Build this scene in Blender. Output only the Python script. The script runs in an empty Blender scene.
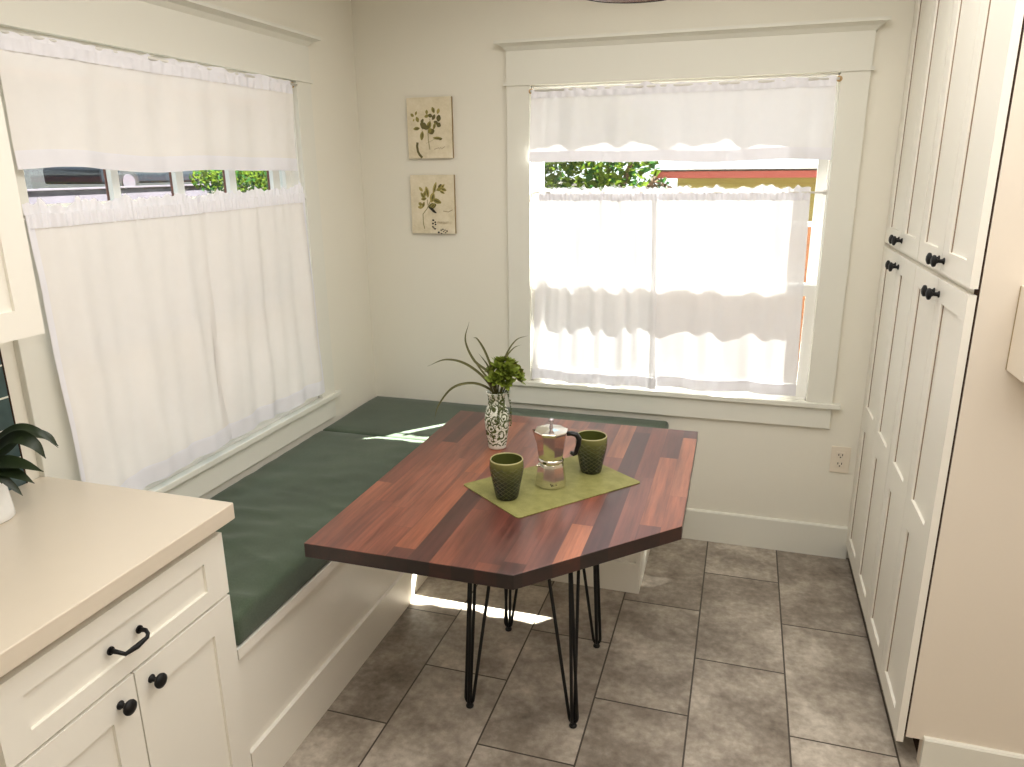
import bpy, bmesh, math, random
from mathutils import Vector, Matrix, noise
random.seed(7)
col = bpy.context.scene.collection
WL = {}

# ------------------------------------------------------------------ node helpers
def new_mat(name):
    m = bpy.data.materials.new(name); m.use_nodes = True
    nt = m.node_tree; nt.nodes.clear()
    out = nt.nodes.new('ShaderNodeOutputMaterial')
    return m, nt, out
def nd(nt, t, **kw):
    n = nt.nodes.new(t)
    for k, v in kw.items():
        if k.startswith('i_'):
            n.inputs[k[2:].replace('_', ' ')].default_value = v
        else: setattr(n, k, v)
    return n
def lk(nt, a, b): nt.links.new(a, b)
def math_n(nt, op, a, b=None, c=None):
    n = nt.nodes.new('ShaderNodeMath'); n.operation = op
    for i, v in enumerate((a, b, c)):
        if v is None: continue
        if isinstance(v, (int, float)): n.inputs[i].default_value = v
        else: lk(nt, v, n.inputs[i])
    return n.outputs[0]
def ramp(nt, fac, stops, interp='LINEAR'):
    r = nt.nodes.new('ShaderNodeValToRGB'); e = r.color_ramp.elements; r.color_ramp.interpolation = interp
    while len(e) < len(stops): e.new(0.5)
    for i, (p, c) in enumerate(stops):
        e[i].position = p; e[i].color = (*c, 1)
    lk(nt, fac, r.inputs[0]); return r.outputs[0]
def mixc(nt, fac, a, b, mode='MIX'):
    n = nt.nodes.new('ShaderNodeMix'); n.data_type = 'RGBA'; n.blend_type = mode
    for i, v in ((0, fac), (6, a), (7, b)):
        if isinstance(v, (int, float)): n.inputs[i].default_value = v
        elif isinstance(v, tuple): n.inputs[i].default_value = (*v, 1)
        else: lk(nt, v, n.inputs[i])
    return n.outputs[2]
def srgb(r, g, b):
    f = lambda c: (c/255/12.92 if c/255 <= .04045 else ((c/255+.055)/1.055)**2.4)
    return (f(r), f(g), f(b))
def coords(nt):
    return nt.nodes.new('ShaderNodeTexCoord').outputs['Object']
def mapped(nt, scale=(1,1,1), rot=(0,0,0)):
    m = nt.nodes.new('ShaderNodeMapping'); m.inputs['Scale'].default_value = scale; m.inputs['Rotation'].default_value = rot
    lk(nt, coords(nt), m.inputs[0]); return m.outputs[0]
def noise_n(nt, vec, scale, detail=4, rough=.55):
    n = nt.nodes.new('ShaderNodeTexNoise'); n.inputs['Scale'].default_value = scale
    n.inputs['Detail'].default_value = detail; n.inputs['Roughness'].default_value = rough
    lk(nt, vec, n.inputs['Vector']); return n.outputs['Fac']
def bump(nt, h, strength=.2, dist=.002):
    b = nt.nodes.new('ShaderNodeBump'); b.inputs['Strength'].default_value = strength; b.inputs['Distance'].default_value = dist
    lk(nt, h, b.inputs['Height']); return b.outputs[0]
def principled(nt, out, rough=.5, metal=0, spec=.5):
    p = nt.nodes.new('ShaderNodeBsdfPrincipled'); p.inputs['Roughness'].default_value = rough
    p.inputs['Metallic'].default_value = metal; p.inputs['Specular IOR Level'].default_value = spec
    lk(nt, p.outputs[0], out.inputs[0]); return p
def simple(name, c, rough=.5, metal=0, spec=.5, var=.06, scale=6, bmp=0, bscale=200):
    m, nt, out = new_mat(name); p = principled(nt, out, rough, metal, spec)
    v = coords(nt); n = noise_n(nt, v, scale)
    lk(nt, mixc(nt, n, tuple(x*(1-var) for x in c), tuple(min(1, x*(1+var)) for x in c)), p.inputs['Base Color'])
    if bmp: lk(nt, bump(nt, noise_n(nt, v, bscale, 2), bmp), p.inputs['Normal'])
    return m

WALLC = srgb(230, 226, 214)
M = {}
M['wall'] = simple('wall_paint', WALLC, .75, spec=.2, var=.012, scale=2.5, bmp=.12, bscale=90)
M['wallwarmlit'] = simple('wall_paint_warm_lit', srgb(226, 216, 202), .75, spec=.2, var=.012, scale=2.5, bmp=.12, bscale=90)  # same wall paint, warm light on the right wall put into the colour
M['ceil'] = simple('ceiling_paint', srgb(236, 234, 228), .8, spec=.2, var=.01)
M['trim'] = simple('trim_paint', srgb(226, 224, 214), .6, spec=.2, var=.01, scale=3)
M['sash'] = simple('sash_paint', srgb(240, 238, 232), .4, spec=.4, var=.01, scale=3)
M['cab'] = simple('cabinet_paint', srgb(236, 232, 222), .4, spec=.35, var=.01, scale=3)
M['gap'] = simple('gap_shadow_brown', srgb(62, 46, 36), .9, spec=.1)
M['edge_strip'] = simple('panel_edge_strip', srgb(150, 130, 114), .9, spec=.1)
M['quartz'] = simple('quartz', srgb(216, 205, 188), .28, spec=.5, var=.02, scale=14)
M['black'] = simple('black_metal', srgb(14, 12, 12), .5, 0, .4)
M['rod'] = simple('rod_white', srgb(225, 222, 215), .35, spec=.5)
M['finial'] = simple('finial_wood', srgb(190, 160, 115), .5)
M['brownpaint'] = simple('brown_exterior_paint', srgb(112, 58, 40), .6)
M['bronze'] = simple('bronze', srgb(40, 22, 18), .3, .6)
M['silver'] = simple('lamp_inner', srgb(200, 190, 195), .25, .8)
M['plate'] = simple('outlet_plastic', srgb(228, 218, 202), .35)
M['slot'] = simple('outlet_slot', srgb(45, 38, 32), .7)
M['potwhite'] = simple('white_ceramic', srgb(240, 240, 238), .22, bmp=.15, bscale=60)
M['leafdark'] = simple('dark_leaf', srgb(40, 52, 30), .38, var=.35, scale=18)
M['grassleaf'] = simple('blade_leaf', srgb(90, 88, 46), .5, var=.45, scale=20)
M['succ'] = simple('succulent_leaf', srgb(120, 134, 50), .45, var=.6, scale=30)
M['vine'] = simple('vine_leaf', srgb(88, 98, 58), .5, var=.4, scale=80)
M['soil'] = simple('soil', srgb(50, 42, 32), .9)
M['concrete'] = simple('outdoor_concrete', srgb(92, 88, 82), .9, var=.15, scale=1.2)
M['yellow'] = simple('siding', srgb(196, 182, 96), .8, var=.06)
M['redtrim'] = simple('red_fascia', srgb(150, 72, 60), .6)
M['carpaint'] = simple('car_paint', srgb(40, 46, 54), .3, .2)
M['tyre'] = simple('tyre', srgb(28, 28, 30), .8)
M['darkbld'] = simple('dark_wall', srgb(38, 40, 42), .8, var=.4, scale=.8)
M['lilac'] = simple('pale_lilac', srgb(84, 78, 86), .8, var=.3, scale=2)
M['tan'] = simple('tan_ground', srgb(56, 52, 42), .9, var=.3, scale=.8)
M['bark'] = simple('bark', srgb(92, 70, 52), .9, var=.3, scale=10)

# butt-jointed siding / fence boards: grooves by wave
def boards(name, c, axis, pitch, dark=.55):
    m, nt, out = new_mat(name); p = principled(nt, out, .75)
    s = nt.nodes.new('ShaderNodeSeparateXYZ'); lk(nt, coords(nt), s.inputs[0])
    f = math_n(nt, 'FRACT', math_n(nt, 'DIVIDE', s.outputs[axis], pitch))
    g = math_n(nt, 'LESS_THAN', f, .07)
    n = noise_n(nt, coords(nt), 4)
    c1 = mixc(nt, n, tuple(x*.85 for x in c), tuple(min(1, x*1.12) for x in c))
    lk(nt, mixc(nt, g, c1, tuple(x*dark for x in c)), p.inputs['Base Color']); return m
M['siding'] = boards('lap_siding', srgb(152, 152, 92), 2, .14, .88)
M['fence'] = boards('fence_boards', srgb(146, 96, 64), 2, .16, .65)

# floor tiles -------------------------------------------------
def tile_floor():
    m, nt, out = new_mat('floor_tile'); p = principled(nt, out, .42, spec=.4)
    W, L, x0 = .305, .6125, 1.7005
    v = coords(nt); s = nt.nodes.new('ShaderNodeSeparateXYZ'); lk(nt, v, s.inputs[0])
    u = math_n(nt, 'DIVIDE', math_n(nt, 'SUBTRACT', s.outputs[0], x0), W)
    ci = math_n(nt, 'FLOOR', u); fu = math_n(nt, 'FRACT', u)
    par = math_n(nt, 'FLOORED_MODULO', ci, 2.0)             # 0 for the column right of x0
    off = math_n(nt, 'MULTIPLY', math_n(nt, 'SUBTRACT', 1.0, par), .5)
    w = math_n(nt, 'ADD', math_n(nt, 'DIVIDE', s.outputs[1], L), off)
    ri = math_n(nt, 'FLOOR', w); fw = math_n(nt, 'FRACT', w)
    gx, gy = .0028/W, .0028/L
    def edge(f, g):
        a = math_n(nt, 'LESS_THAN', f, g); b = math_n(nt, 'GREATER_THAN', f, 1-g)
        return math_n(nt, 'MAXIMUM', a, b)
    grout = math_n(nt, 'MAXIMUM', edge(fu, gx), edge(fw, gy))
    cb = nt.nodes.new('ShaderNodeCombineXYZ'); lk(nt, ci, cb.inputs[0]); lk(nt, ri, cb.inputs[1])
    wn = nt.nodes.new('ShaderNodeTexWhiteNoise'); lk(nt, cb.outputs[0], wn.inputs['Vector'])
    # per tile shift of the cloud pattern
    vadd = nt.nodes.new('ShaderNodeVectorMath'); vadd.operation = 'MULTIPLY_ADD'
    lk(nt, wn.outputs['Color'], vadd.inputs[0]); vadd.inputs[1].default_value = (9, 9, 9); lk(nt, v, vadd.inputs[2])
    n1 = noise_n(nt, vadd.outputs[0], 5.5, 7, .62)
    n2 = noise_n(nt, vadd.outputs[0], 38, 4, .6)
    f = math_n(nt, 'ADD', math_n(nt, 'MULTIPLY', n1, .68), math_n(nt, 'MULTIPLY', n2, .32))
    f = math_n(nt, 'ADD', f, math_n(nt, 'MULTIPLY', math_n(nt, 'SUBTRACT', wn.outputs['Value'], .5), .10))
    c = ramp(nt, f, [(.30, srgb(112, 102, 92)), (.45, srgb(147, 137, 125)), (.55, srgb(172, 162, 149)), (.68, srgb(204, 195, 182))])
    c = mixc(nt, grout, c, srgb(78, 70, 62))
    lk(nt, c, p.inputs['Base Color'])
    h = math_n(nt, 'SUBTRACT', math_n(nt, 'MULTIPLY', n2, .25), grout)
    lk(nt, bump(nt, h, .35, .002), p.inputs['Normal'])
    lk(nt, math_n(nt, 'ADD', math_n(nt, 'MULTIPLY', n1, .3), .28), p.inputs['Roughness'])
    return m
M['floor'] = tile_floor()

# butcher block -------------------------------------------------
def butcher():
    m, nt, out = new_mat('butcher_block'); p = principled(nt, out, .3, spec=.9)
    v = coords(nt); s = nt.nodes.new('ShaderNodeSeparateXYZ'); lk(nt, v, s.inputs[0])
    W, L = .060, .52
    u = math_n(nt, 'DIVIDE', s.outputs[0], W); ci = math_n(nt, 'FLOOR', u); fu = math_n(nt, 'FRACT', u)
    wn0 = nt.nodes.new('ShaderNodeTexWhiteNoise'); wn0.noise_dimensions = '1D'; lk(nt, ci, wn0.inputs['W'])
    w = math_n(nt, 'ADD', math_n(nt, 'DIVIDE', s.outputs[1], L), math_n(nt, 'MULTIPLY', wn0.outputs['Value'], 7.0))
    ri = math_n(nt, 'FLOOR', w); fw = math_n(nt, 'FRACT', w)
    cb = nt.nodes.new('ShaderNodeCombineXYZ'); lk(nt, ci, cb.inputs[0]); lk(nt, ri, cb.inputs[1])
    wn = nt.nodes.new('ShaderNodeTexWhiteNoise'); lk(nt, cb.outputs[0], wn.inputs['Vector'])
    base = ramp(nt, wn.outputs['Value'], [(0, srgb(72, 42, 40)), (.25, srgb(100, 58, 50)), (.45, srgb(126, 74, 58)),
                                          (.65, srgb(112, 70, 62)), (.85, srgb(144, 86, 62)), (1, srgb(164, 106, 78))])
    mp = nt.nodes.new('ShaderNodeMapping'); mp.inputs['Scale'].default_value = (60, 3.5, 60); lk(nt, v, mp.inputs[0])
    off = nt.nodes.new('ShaderNodeVectorMath'); off.operation = 'MULTIPLY_ADD'; lk(nt, wn.outputs['Color'], off.inputs[0])
    off.inputs[1].default_value = (40, 40, 0); lk(nt, mp.outputs[0], off.inputs[2])
    g = noise_n(nt, off.outputs[0], 1.0, 5, .65)
    mp2 = nt.nodes.new('ShaderNodeMapping'); mp2.inputs['Scale'].default_value = (14, 2.0, 14); lk(nt, v, mp2.inputs[0])
    g2 = noise_n(nt, mp2.outputs[0], 1.0, 3, .5)
    c = mixc(nt, 1.0, base, ramp(nt, g, [(.3, (.58, .54, .54)), (.7, (1.34, 1.32, 1.30))]), 'MULTIPLY')
    c = mixc(nt, 1.0, c, ramp(nt, g2, [(.35, (.72, .70, .72)), (.65, (1.18, 1.18, 1.16))]), 'MULTIPLY')
    e = math_n(nt, 'MAXIMUM', math_n(nt, 'LESS_THAN', fu, .015), math_n(nt, 'LESS_THAN', fw, .002))
    c = mixc(nt, math_n(nt, 'MULTIPLY', e, .5), c, srgb(52, 26, 20))
    # vertical faces darker
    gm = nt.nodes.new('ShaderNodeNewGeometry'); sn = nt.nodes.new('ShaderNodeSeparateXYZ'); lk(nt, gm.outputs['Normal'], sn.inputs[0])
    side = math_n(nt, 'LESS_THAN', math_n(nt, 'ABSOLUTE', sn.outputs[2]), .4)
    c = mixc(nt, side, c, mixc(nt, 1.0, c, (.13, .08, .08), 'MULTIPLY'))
    lk(nt, c, p.inputs['Base Color'])
    lk(nt, bump(nt, g, .08, .001), p.inputs['Normal'])
    lk(nt, math_n(nt, 'ADD', math_n(nt, 'MULTIPLY', g, .15), .24), p.inputs['Roughness'])
    return m
M['butcher'] = butcher()

def fabric_green():
    m, nt, out = new_mat('green_canvas'); p = principled(nt, out, .9, spec=.15)
    p.inputs['Sheen Weight'].default_value = .25
    v = coords(nt)
    n = noise_n(nt, v, 3, 3); w = noise_n(nt, v, 420, 2, .8)
    f = math_n(nt, 'ADD', math_n(nt, 'MULTIPLY', n, .35), math_n(nt, 'MULTIPLY', w, .65))
    lk(nt, ramp(nt, f, [(.3, srgb(56, 66, 52)), (.5, srgb(74, 86, 70)), (.7, srgb(96, 108, 90))]), p.inputs['Base Color'])
    lk(nt, bump(nt, w, .3, .0015), p.inputs['Normal']); return m
M['cushion'] = fabric_green()

def curtain_mat(name, dense=1.0, tint=(.93, .92, .93)):
    m, nt, out = new_mat(name)
    v = coords(nt); w = noise_n(nt, v, 25, 4); th = noise_n(nt, v, 500, 1)
    c = mixc(nt, w, tuple(x*.96 for x in tint), tint)
    d = nt.nodes.new('ShaderNodeBsdfDiffuse'); t = nt.nodes.new('ShaderNodeBsdfTranslucent')
    lk(nt, c, d.inputs[0]); lk(nt, c, t.inputs[0])
    b = bump(nt, th, .15, .0006); lk(nt, b, d.inputs['Normal'])
    mx = nt.nodes.new('ShaderNodeMixShader'); mx.inputs[0].default_value = .08/dense
    lk(nt, d.outputs[0], mx.inputs[1]); lk(nt, t.outputs[0], mx.inputs[2])
    tr = nt.nodes.new('ShaderNodeBsdfTransparent'); mx2 = nt.nodes.new('ShaderNodeMixShader'); mx2.inputs[0].default_value = .03/dense
    lk(nt, mx.outputs[0], mx2.inputs[1]); lk(nt, tr.outputs[0], mx2.inputs[2]); lk(nt, mx2.outputs[0], out.inputs[0])
    return m
M['cloth'] = curtain_mat('curtain_cotton')
M['hem'] = curtain_mat('curtain_hem', 1.15, (.91, .90, .94))
M['clothL'] = curtain_mat('curtain_cotton_warm', 1.1, (.90, .87, .84))

def glass_mat():
    m, nt, out = new_mat('window_glass')
    tr = nt.nodes.new('ShaderNodeBsdfTransparent'); g = nt.nodes.new('ShaderNodeBsdfGlossy'); g.inputs['Roughness'].default_value = .02
    tr.inputs[0].default_value = (.96, .98, .97, 1)
    n = noise_n(nt, coords(nt), 2); f = math_n(nt, 'ADD', math_n(nt, 'MULTIPLY', n, .02), .04)
    mx = nt.nodes.new('ShaderNodeMixShader'); lk(nt, f, mx.inputs[0]); lk(nt, tr.outputs[0], mx.inputs[1]); lk(nt, g.outputs[0], mx.inputs[2])
    lk(nt, mx.outputs[0], out.inputs[0]); return m
M['glass'] = glass_mat()

def placemat_mat():
    m, nt, out = new_mat('woven_green'); p = principled(nt, out, .6, spec=.3)
    v = mapped(nt, (1, 1, 1), (0, 0, .88)); w = nt.nodes.new('ShaderNodeTexWave'); w.inputs['Scale'].default_value = 160; w.inputs['Distortion'].default_value = .6
    lk(nt, v, w.inputs[0]); n = noise_n(nt, v, 30, 4)
    f = math_n(nt, 'ADD', math_n(nt, 'MULTIPLY', w.outputs['Fac'], .3), math_n(nt, 'MULTIPLY', n, .7))
    lk(nt, ramp(nt, f, [(.25, srgb(120, 118, 66)), (.75, srgb(156, 152, 98))]), p.inputs['Base Color'])
    lk(nt, bump(nt, w.outputs['Fac'], .2, .0006), p.inputs['Normal']); return m
M['placemat'] = placemat_mat()

def cup_mat():
    m, nt, out = new_mat('olive_glaze'); p = principled(nt, out, .2, spec=.6)
    s = nt.nodes.new('ShaderNodeSeparateXYZ'); lk(nt, coords(nt), s.inputs[0])
    f = math_n(nt, 'DIVIDE', s.outputs[2], .116)
    c = ramp(nt, f, [(.0, srgb(30, 33, 22)), (.45, srgb(52, 57, 30)), (.8, srgb(92, 95, 48)), (.96, srgb(112, 112, 62)), (1.0, srgb(150, 146, 96))])
    lk(nt, c, p.inputs['Base Color'])
    # cross-hatched relief
    ang = math_n(nt, 'ARCTAN2', s.outputs[1], s.outputs[0])
    def diag(sg):
        a = math_n(nt, 'ADD', math_n(nt, 'MULTIPLY', ang, 7.0), math_n(nt, 'MULTIPLY', s.outputs[2], 480.0*sg))
        return math_n(nt, 'ABSOLUTE', math_n(nt, 'SINE', a))
    h = math_n(nt, 'MINIMUM', diag(.5), diag(-.5))
    mask = math_n(nt, 'MULTIPLY', math_n(nt, 'LESS_THAN', f, .86), math_n(nt, 'GREATER_THAN', f, .04))
    h = math_n(nt, 'MULTIPLY', math_n(nt, 'SUBTRACT', 1.0, math_n(nt, 'MINIMUM', math_n(nt, 'MULTIPLY', h, 3.0), 1.0)), mask)
    lk(nt, bump(nt, h, .9, .003), p.inputs['Normal'])
    hl = mixc(nt, math_n(nt, 'MULTIPLY', h, .5), c, srgb(136, 138, 88)); lk(nt, hl, p.inputs['Base Color'])
    return m
M['cup'] = cup_mat()
M['cupin'] = simple('olive_inside', srgb(86, 90, 44), .25)
M['cuprim'] = simple('rim_glaze', srgb(164, 158, 108), .3)

def vase_mat():
    m, nt, out = new_mat('floral_porcelain'); p = principled(nt, out, .18, spec=.6)
    v = coords(nt)
    vo = nt.nodes.new('ShaderNodeTexVoronoi'); vo.inputs['Scale'].default_value = 34; lk(nt, v, vo.inputs['Vector'])
    rings = math_n(nt, 'SINE', math_n(nt, 'MULTIPLY', vo.outputs['Distance'], 17.0))
    n = noise_n(nt, v, 60, 3, .6)
    a = math_n(nt, 'GREATER_THAN', math_n(nt, 'ADD', rings, math_n(nt, 'MULTIPLY', math_n(nt, 'SUBTRACT', n, .5), 3.0)), .35)
    n2 = nt.nodes.new('ShaderNodeTexNoise'); n2.inputs['Scale'].default_value = 34; n2.inputs['Distortion'].default_value = 2.0; lk(nt, v, n2.inputs['Vector'])
    b = math_n(nt, 'LESS_THAN', math_n(nt, 'ABSOLUTE', math_n(nt, 'SUBTRACT', n2.outputs['Fac'], .5)), .028)
    f = math_n(nt, 'MAXIMUM', a, b)
    s = nt.nodes.new('ShaderNodeSeparateXYZ'); lk(nt, v, s.inputs[0])
    f = math_n(nt, 'MULTIPLY', f, math_n(nt, 'MULTIPLY', math_n(nt, 'GREATER_THAN', s.outputs[2], .014), math_n(nt, 'LESS_THAN', s.outputs[2], .196)))
    lk(nt, mixc(nt, f, srgb(232, 234, 222), srgb(92, 102, 62)), p.inputs['Base Color']); return m
M['vase'] = vase_mat()
M['steel'] = simple('polished_steel', srgb(226, 222, 212), .09, 1.0, var=.02)
M['mokablack'] = simple('moka_handle', srgb(16, 15, 15), .3)
M['mokamark'] = simple('moka_mark', srgb(96, 88, 72), .4, .5)

def canvas_mat():
    m, nt, out = new_mat('aged_paper'); p = principled(nt, out, .7, spec=.2)
    v = coords(nt); n = noise_n(nt, v, 14, 5, .65); n2 = noise_n(nt, v, 120, 3)
    f = math_n(nt, 'ADD', math_n(nt, 'MULTIPLY', n, .8), math_n(nt, 'MULTIPLY', n2, .2))
    lk(nt, ramp(nt, f, [(.3, srgb(204, 192, 164)), (.5, srgb(222, 211, 186)), (.7, srgb(232, 222, 202))]), p.inputs['Base Color']); return m
M['canvas'] = canvas_mat()
M['cedge'] = simple('canvas_edge', srgb(150, 128, 92), .8, var=.2, scale=40)
M['lf1'] = simple('painted_olive', srgb(146, 136, 72), .7, var=.3, scale=90)
M['lf2'] = simple('painted_dark', srgb(104, 96, 54), .7, var=.3, scale=90)
M['lf3'] = simple('painted_ochre', srgb(172, 158, 92), .7, var=.3, scale=90)
M['stemp'] = simple('painted_stem', srgb(150, 140, 96), .7)
M['ink'] = simple('ink', srgb(44, 38, 26), .7)
M['inkpale'] = simple('pale_ink', srgb(168, 150, 118), .7)

def brick_tiles():
    m, nt, out = new_mat('backsplash_tile'); p = principled(nt, out, .15, spec=.6)
    s = nt.nodes.new('ShaderNodeSeparateXYZ'); lk(nt, coords(nt), s.inputs[0])
    f = math_n(nt, 'FRACT', math_n(nt, 'DIVIDE', math_n(nt, 'ADD', s.outputs[2], .0), .082))
    g = math_n(nt, 'LESS_THAN', f, .06)
    f2 = math_n(nt, 'FRACT', math_n(nt, 'DIVIDE', s.outputs[1], .16))
    g = math_n(nt, 'MAXIMUM', g, math_n(nt, 'LESS_THAN', f2, .03))
    n = noise_n(nt, coords(nt), 12)
    lk(nt, mixc(nt, g, mixc(nt, n, srgb(44, 62, 64), srgb(92, 112, 112)), srgb(225, 225, 215)), p.inputs['Base Color']); return m
M['splash'] = brick_tiles()

def outleaf(name, c):
    m, nt, out = new_mat(name)
    n = noise_n(nt, coords(nt), 6)
    cc = mixc(nt, n, tuple(x*.55 for x in c), tuple(min(1, x*1.3) for x in c))
    d = nt.nodes.new('ShaderNodeBsdfDiffuse'); t = nt.nodes.new('ShaderNodeBsdfTranslucent'); lk(nt, cc, d.inputs[0]); lk(nt, cc, t.inputs[0])
    mx = nt.nodes.new('ShaderNodeMixShader'); mx.inputs[0].default_value = .45; lk(nt, d.outputs[0], mx.inputs[1]); lk(nt, t.outputs[0], mx.inputs[2])
    lk(nt, mx.outputs[0], out.inputs[0]); return m
M['outleaf'] = outleaf('garden_leaf', srgb(92, 110, 38))
M['outleaf2'] = outleaf('garden_leaf_dark', srgb(50, 84, 40))

# ------------------------------------------------------------------ mesh helpers
def box(bm, x0, x1, y0, y1, z0, z1, mi=0):
    vs = [bm.verts.new((x, y, z)) for x in (x0, x1) for y in (y0, y1) for z in (z0, z1)]
    fs = []
    for q in ((0,1,3,2), (4,6,7,5), (0,4,5,1), (2,3,7,6), (0,2,6,4), (1,5,7,3)):
        f = bm.faces.new([vs[i] for i in q]); f.material_index = mi; fs.append(f)
    return vs
def bevel_all(bm, w, seg=2):
    bmesh.ops.bevel(bm, geom=list(bm.edges), offset=w, segments=seg, affect='EDGES', profile=.5, clamp_overlap=True)
def prism(bm, pts, z0, z1, mi=0):
    a = [bm.verts.new((x, y, z0)) for x, y in pts]; b = [bm.verts.new((x, y, z1)) for x, y in pts]
    n = len(pts); fs = [bm.faces.new(a[::-1]), bm.faces.new(b)]
    for i in range(n): fs.append(bm.faces.new([a[i], a[(i+1) % n], b[(i+1) % n], b[i]]))
    for f in fs: f.material_index = mi
def lathe(bm, prof, seg=32, c=(0,0,0), smooth=True, mi=0, a0=0, caps=(False, False)):
    rings = []
    for r, z in prof:
        if r < 1e-6: rings.append([bm.verts.new((c[0], c[1], c[2]+z))])
        else: rings.append([bm.verts.new((c[0]+r*math.cos(a0+2*math.pi*i/seg), c[1]+r*math.sin(a0+2*math.pi*i/seg), c[2]+z)) for i in range(seg)])
    for a, b in zip(rings, rings[1:]):
        for i in range(seg):
            j = (i+1) % seg
            va = [a[0]] if len(a) == 1 else [a[i], a[j]]
            vb = [b[0]] if len(b) == 1 else [b[j], b[i]]
            if len(va)+len(vb) < 3: continue
            f = bm.faces.new(va+vb); f.smooth = smooth; f.material_index = mi
def tube(bm, pts, r, seg=10, mi=0, closed=False):
    pts = [Vector(p) for p in pts]; n = len(pts); rs = r if isinstance(r, (list, tuple)) else [r]*n
    t0 = (pts[1]-pts[0]).normalized(); up = Vector((0,0,1)) if abs(t0.z) < .9 else Vector((1,0,0))
    nrm = t0.cross(up).normalized(); rings = []
    for i, p in enumerate(pts):
        if i == 0: t = t0
        elif i == n-1: t = (pts[-1]-pts[-2]).normalized()
        else: t = ((pts[i+1]-p).normalized()+(p-pts[i-1]).normalized()).normalized()
        nrm = (nrm - t*nrm.dot(t)).normalized(); bn = t.cross(nrm)
        rings.append([bm.verts.new(p+(nrm*math.cos(2*math.pi*k/seg)+bn*math.sin(2*math.pi*k/seg))*rs[i]) for k in range(seg)])
    for a, b in zip(rings, rings[1:]):
        for k in range(seg):
            f = bm.faces.new([a[k], a[(k+1) % seg], b[(k+1) % seg], b[k]]); f.smooth = True; f.material_index = mi
    for rg in (rings[0][::-1], rings[-1]):
        f = bm.faces.new(rg); f.material_index = mi
def orient(bm, axis):   # map local z to the given axis
    pass
def obj(name, bm, mats, parent=None, smooth=False):
    if parent is not None: bmesh.ops.translate(bm, verts=bm.verts, vec=-WL[parent.name])
    bmesh.ops.recalc_face_normals(bm, faces=bm.faces)
    me = bpy.data.meshes.new(name); bm.to_mesh(me); bm.free()
    if not isinstance(mats, (list, tuple)): mats = [mats]
    for m in mats: me.materials.append(m)
    if smooth:
        for p in me.polygons: p.use_smooth = True
    o = bpy.data.objects.new(name, me); col.objects.link(o)
    if parent is not None: o.parent = parent; WL[o.name] = WL[parent.name].copy()
    else: WL[o.name] = Vector((0,0,0))
    return o
def BM(): return bmesh.new()
def B(x0, x1, y0, y1, z0, z1, bev=0, seg=2):
    bm = BM(); box(bm, x0, x1, y0, y1, z0, z1)
    if bev: bevel_all(bm, bev, seg)
    return bm
def tag(o, label, cat, group=None, kind=None):
    o['label'] = label; o['category'] = cat
    if group: o['group'] = group
    if kind: o['kind'] = kind
    return o
def thing(name, label, cat, loc, group=None):
    o = bpy.data.objects.new(name, None); o.empty_display_size = .05; col.objects.link(o); o.location = loc
    WL[o.name] = Vector(loc); return tag(o, label, cat, group)
def struct(name, bm, m, parent=None):
    o = obj(name, bm, m, parent)
    if parent is None: o['kind'] = 'structure'
    return o
def struct_root(name, loc):
    o = bpy.data.objects.new(name, None); col.objects.link(o); o.location = loc; WL[o.name] = Vector(loc); o['kind'] = 'structure'; return o

# ------------------------------------------------------------------ room shell
XR, YF, ZC = 3.45, -5.2, 2.52
struct('floor', B(-.08, XR+.1, YF-.1, .08, -.1, 0), M['floor'])
struct('ceiling', B(-.08, XR+.1, YF-.1, .08, ZC, ZC+.1), M['ceil'])
# back wall with window opening
OX0, OX1, OZ0, OZ1 = .835, 2.065, .721, 2.035
bm = BM(); T = .08
box(bm, -.08, OX0, 0, T, 0, ZC); box(bm, OX1, XR+.1, 0, T, 0, ZC); box(bm, OX0, OX1, 0, T, 0, OZ0); box(bm, OX0, OX1, 0, T, OZ1, ZC)
struct('wall_back', bm, M['wall'])
LY0, LY1 = -1.80, -.53
bm = BM()
box(bm, -.1, 0, LY1, 0, 0, ZC); box(bm, -.1, 0, YF-.1, LY0, 0, ZC); box(bm, -.1, 0, LY0, LY1, 0, OZ0); box(bm, -.1, 0, LY0, LY1, OZ1, ZC)
struct('wall_left', bm, M['wall'])
bm = BM()
PX = 2.3165; YN = -1.245
box(bm, PX, XR, YN, YN+.03, .093, ZC); box(bm, XR, XR+.1, YF-.1, 0, 0, ZC); box(bm, PX+.045, XR, YN+.0005, YN+.03, 0, .093)
struct('wall_right', bm, M['wallwarmlit'])
struct('wall_front', B(0, XR, YF-.1, YF, 0, ZC), M['wall'])
def baseboard(bm, along, a0, a1, plane, sgn, h=.152, t=.014):
    prof = [(0, 0), (t, 0), (t, h-.006), (t-.004, h), (0, h)]
    A = []; Bv = []
    for d, z in prof:
        if along == 'x': A.append(bm.verts.new((a0, plane+sgn*d, z))); Bv.append(bm.verts.new((a1, plane+sgn*d, z)))
        else: A.append(bm.verts.new((plane+sgn*d, a0, z))); Bv.append(bm.verts.new((plane+sgn*d, a1, z)))
    n = len(prof)
    for i in range(n): bm.faces.new([A[i], A[(i+1) % n], Bv[(i+1) % n], Bv[i]])
    bm.faces.new(A); bm.faces.new(Bv[::-1])
bm = BM(); baseboard(bm, 'x', 1.47, 2.30, 0, -1, .152); struct('baseboard_back', bm, M['trim'])
bm = BM(); baseboard(bm, 'x', PX+.045, XR, YN, -1, .108); struct('baseboard_right', bm, M['trim'])

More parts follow.
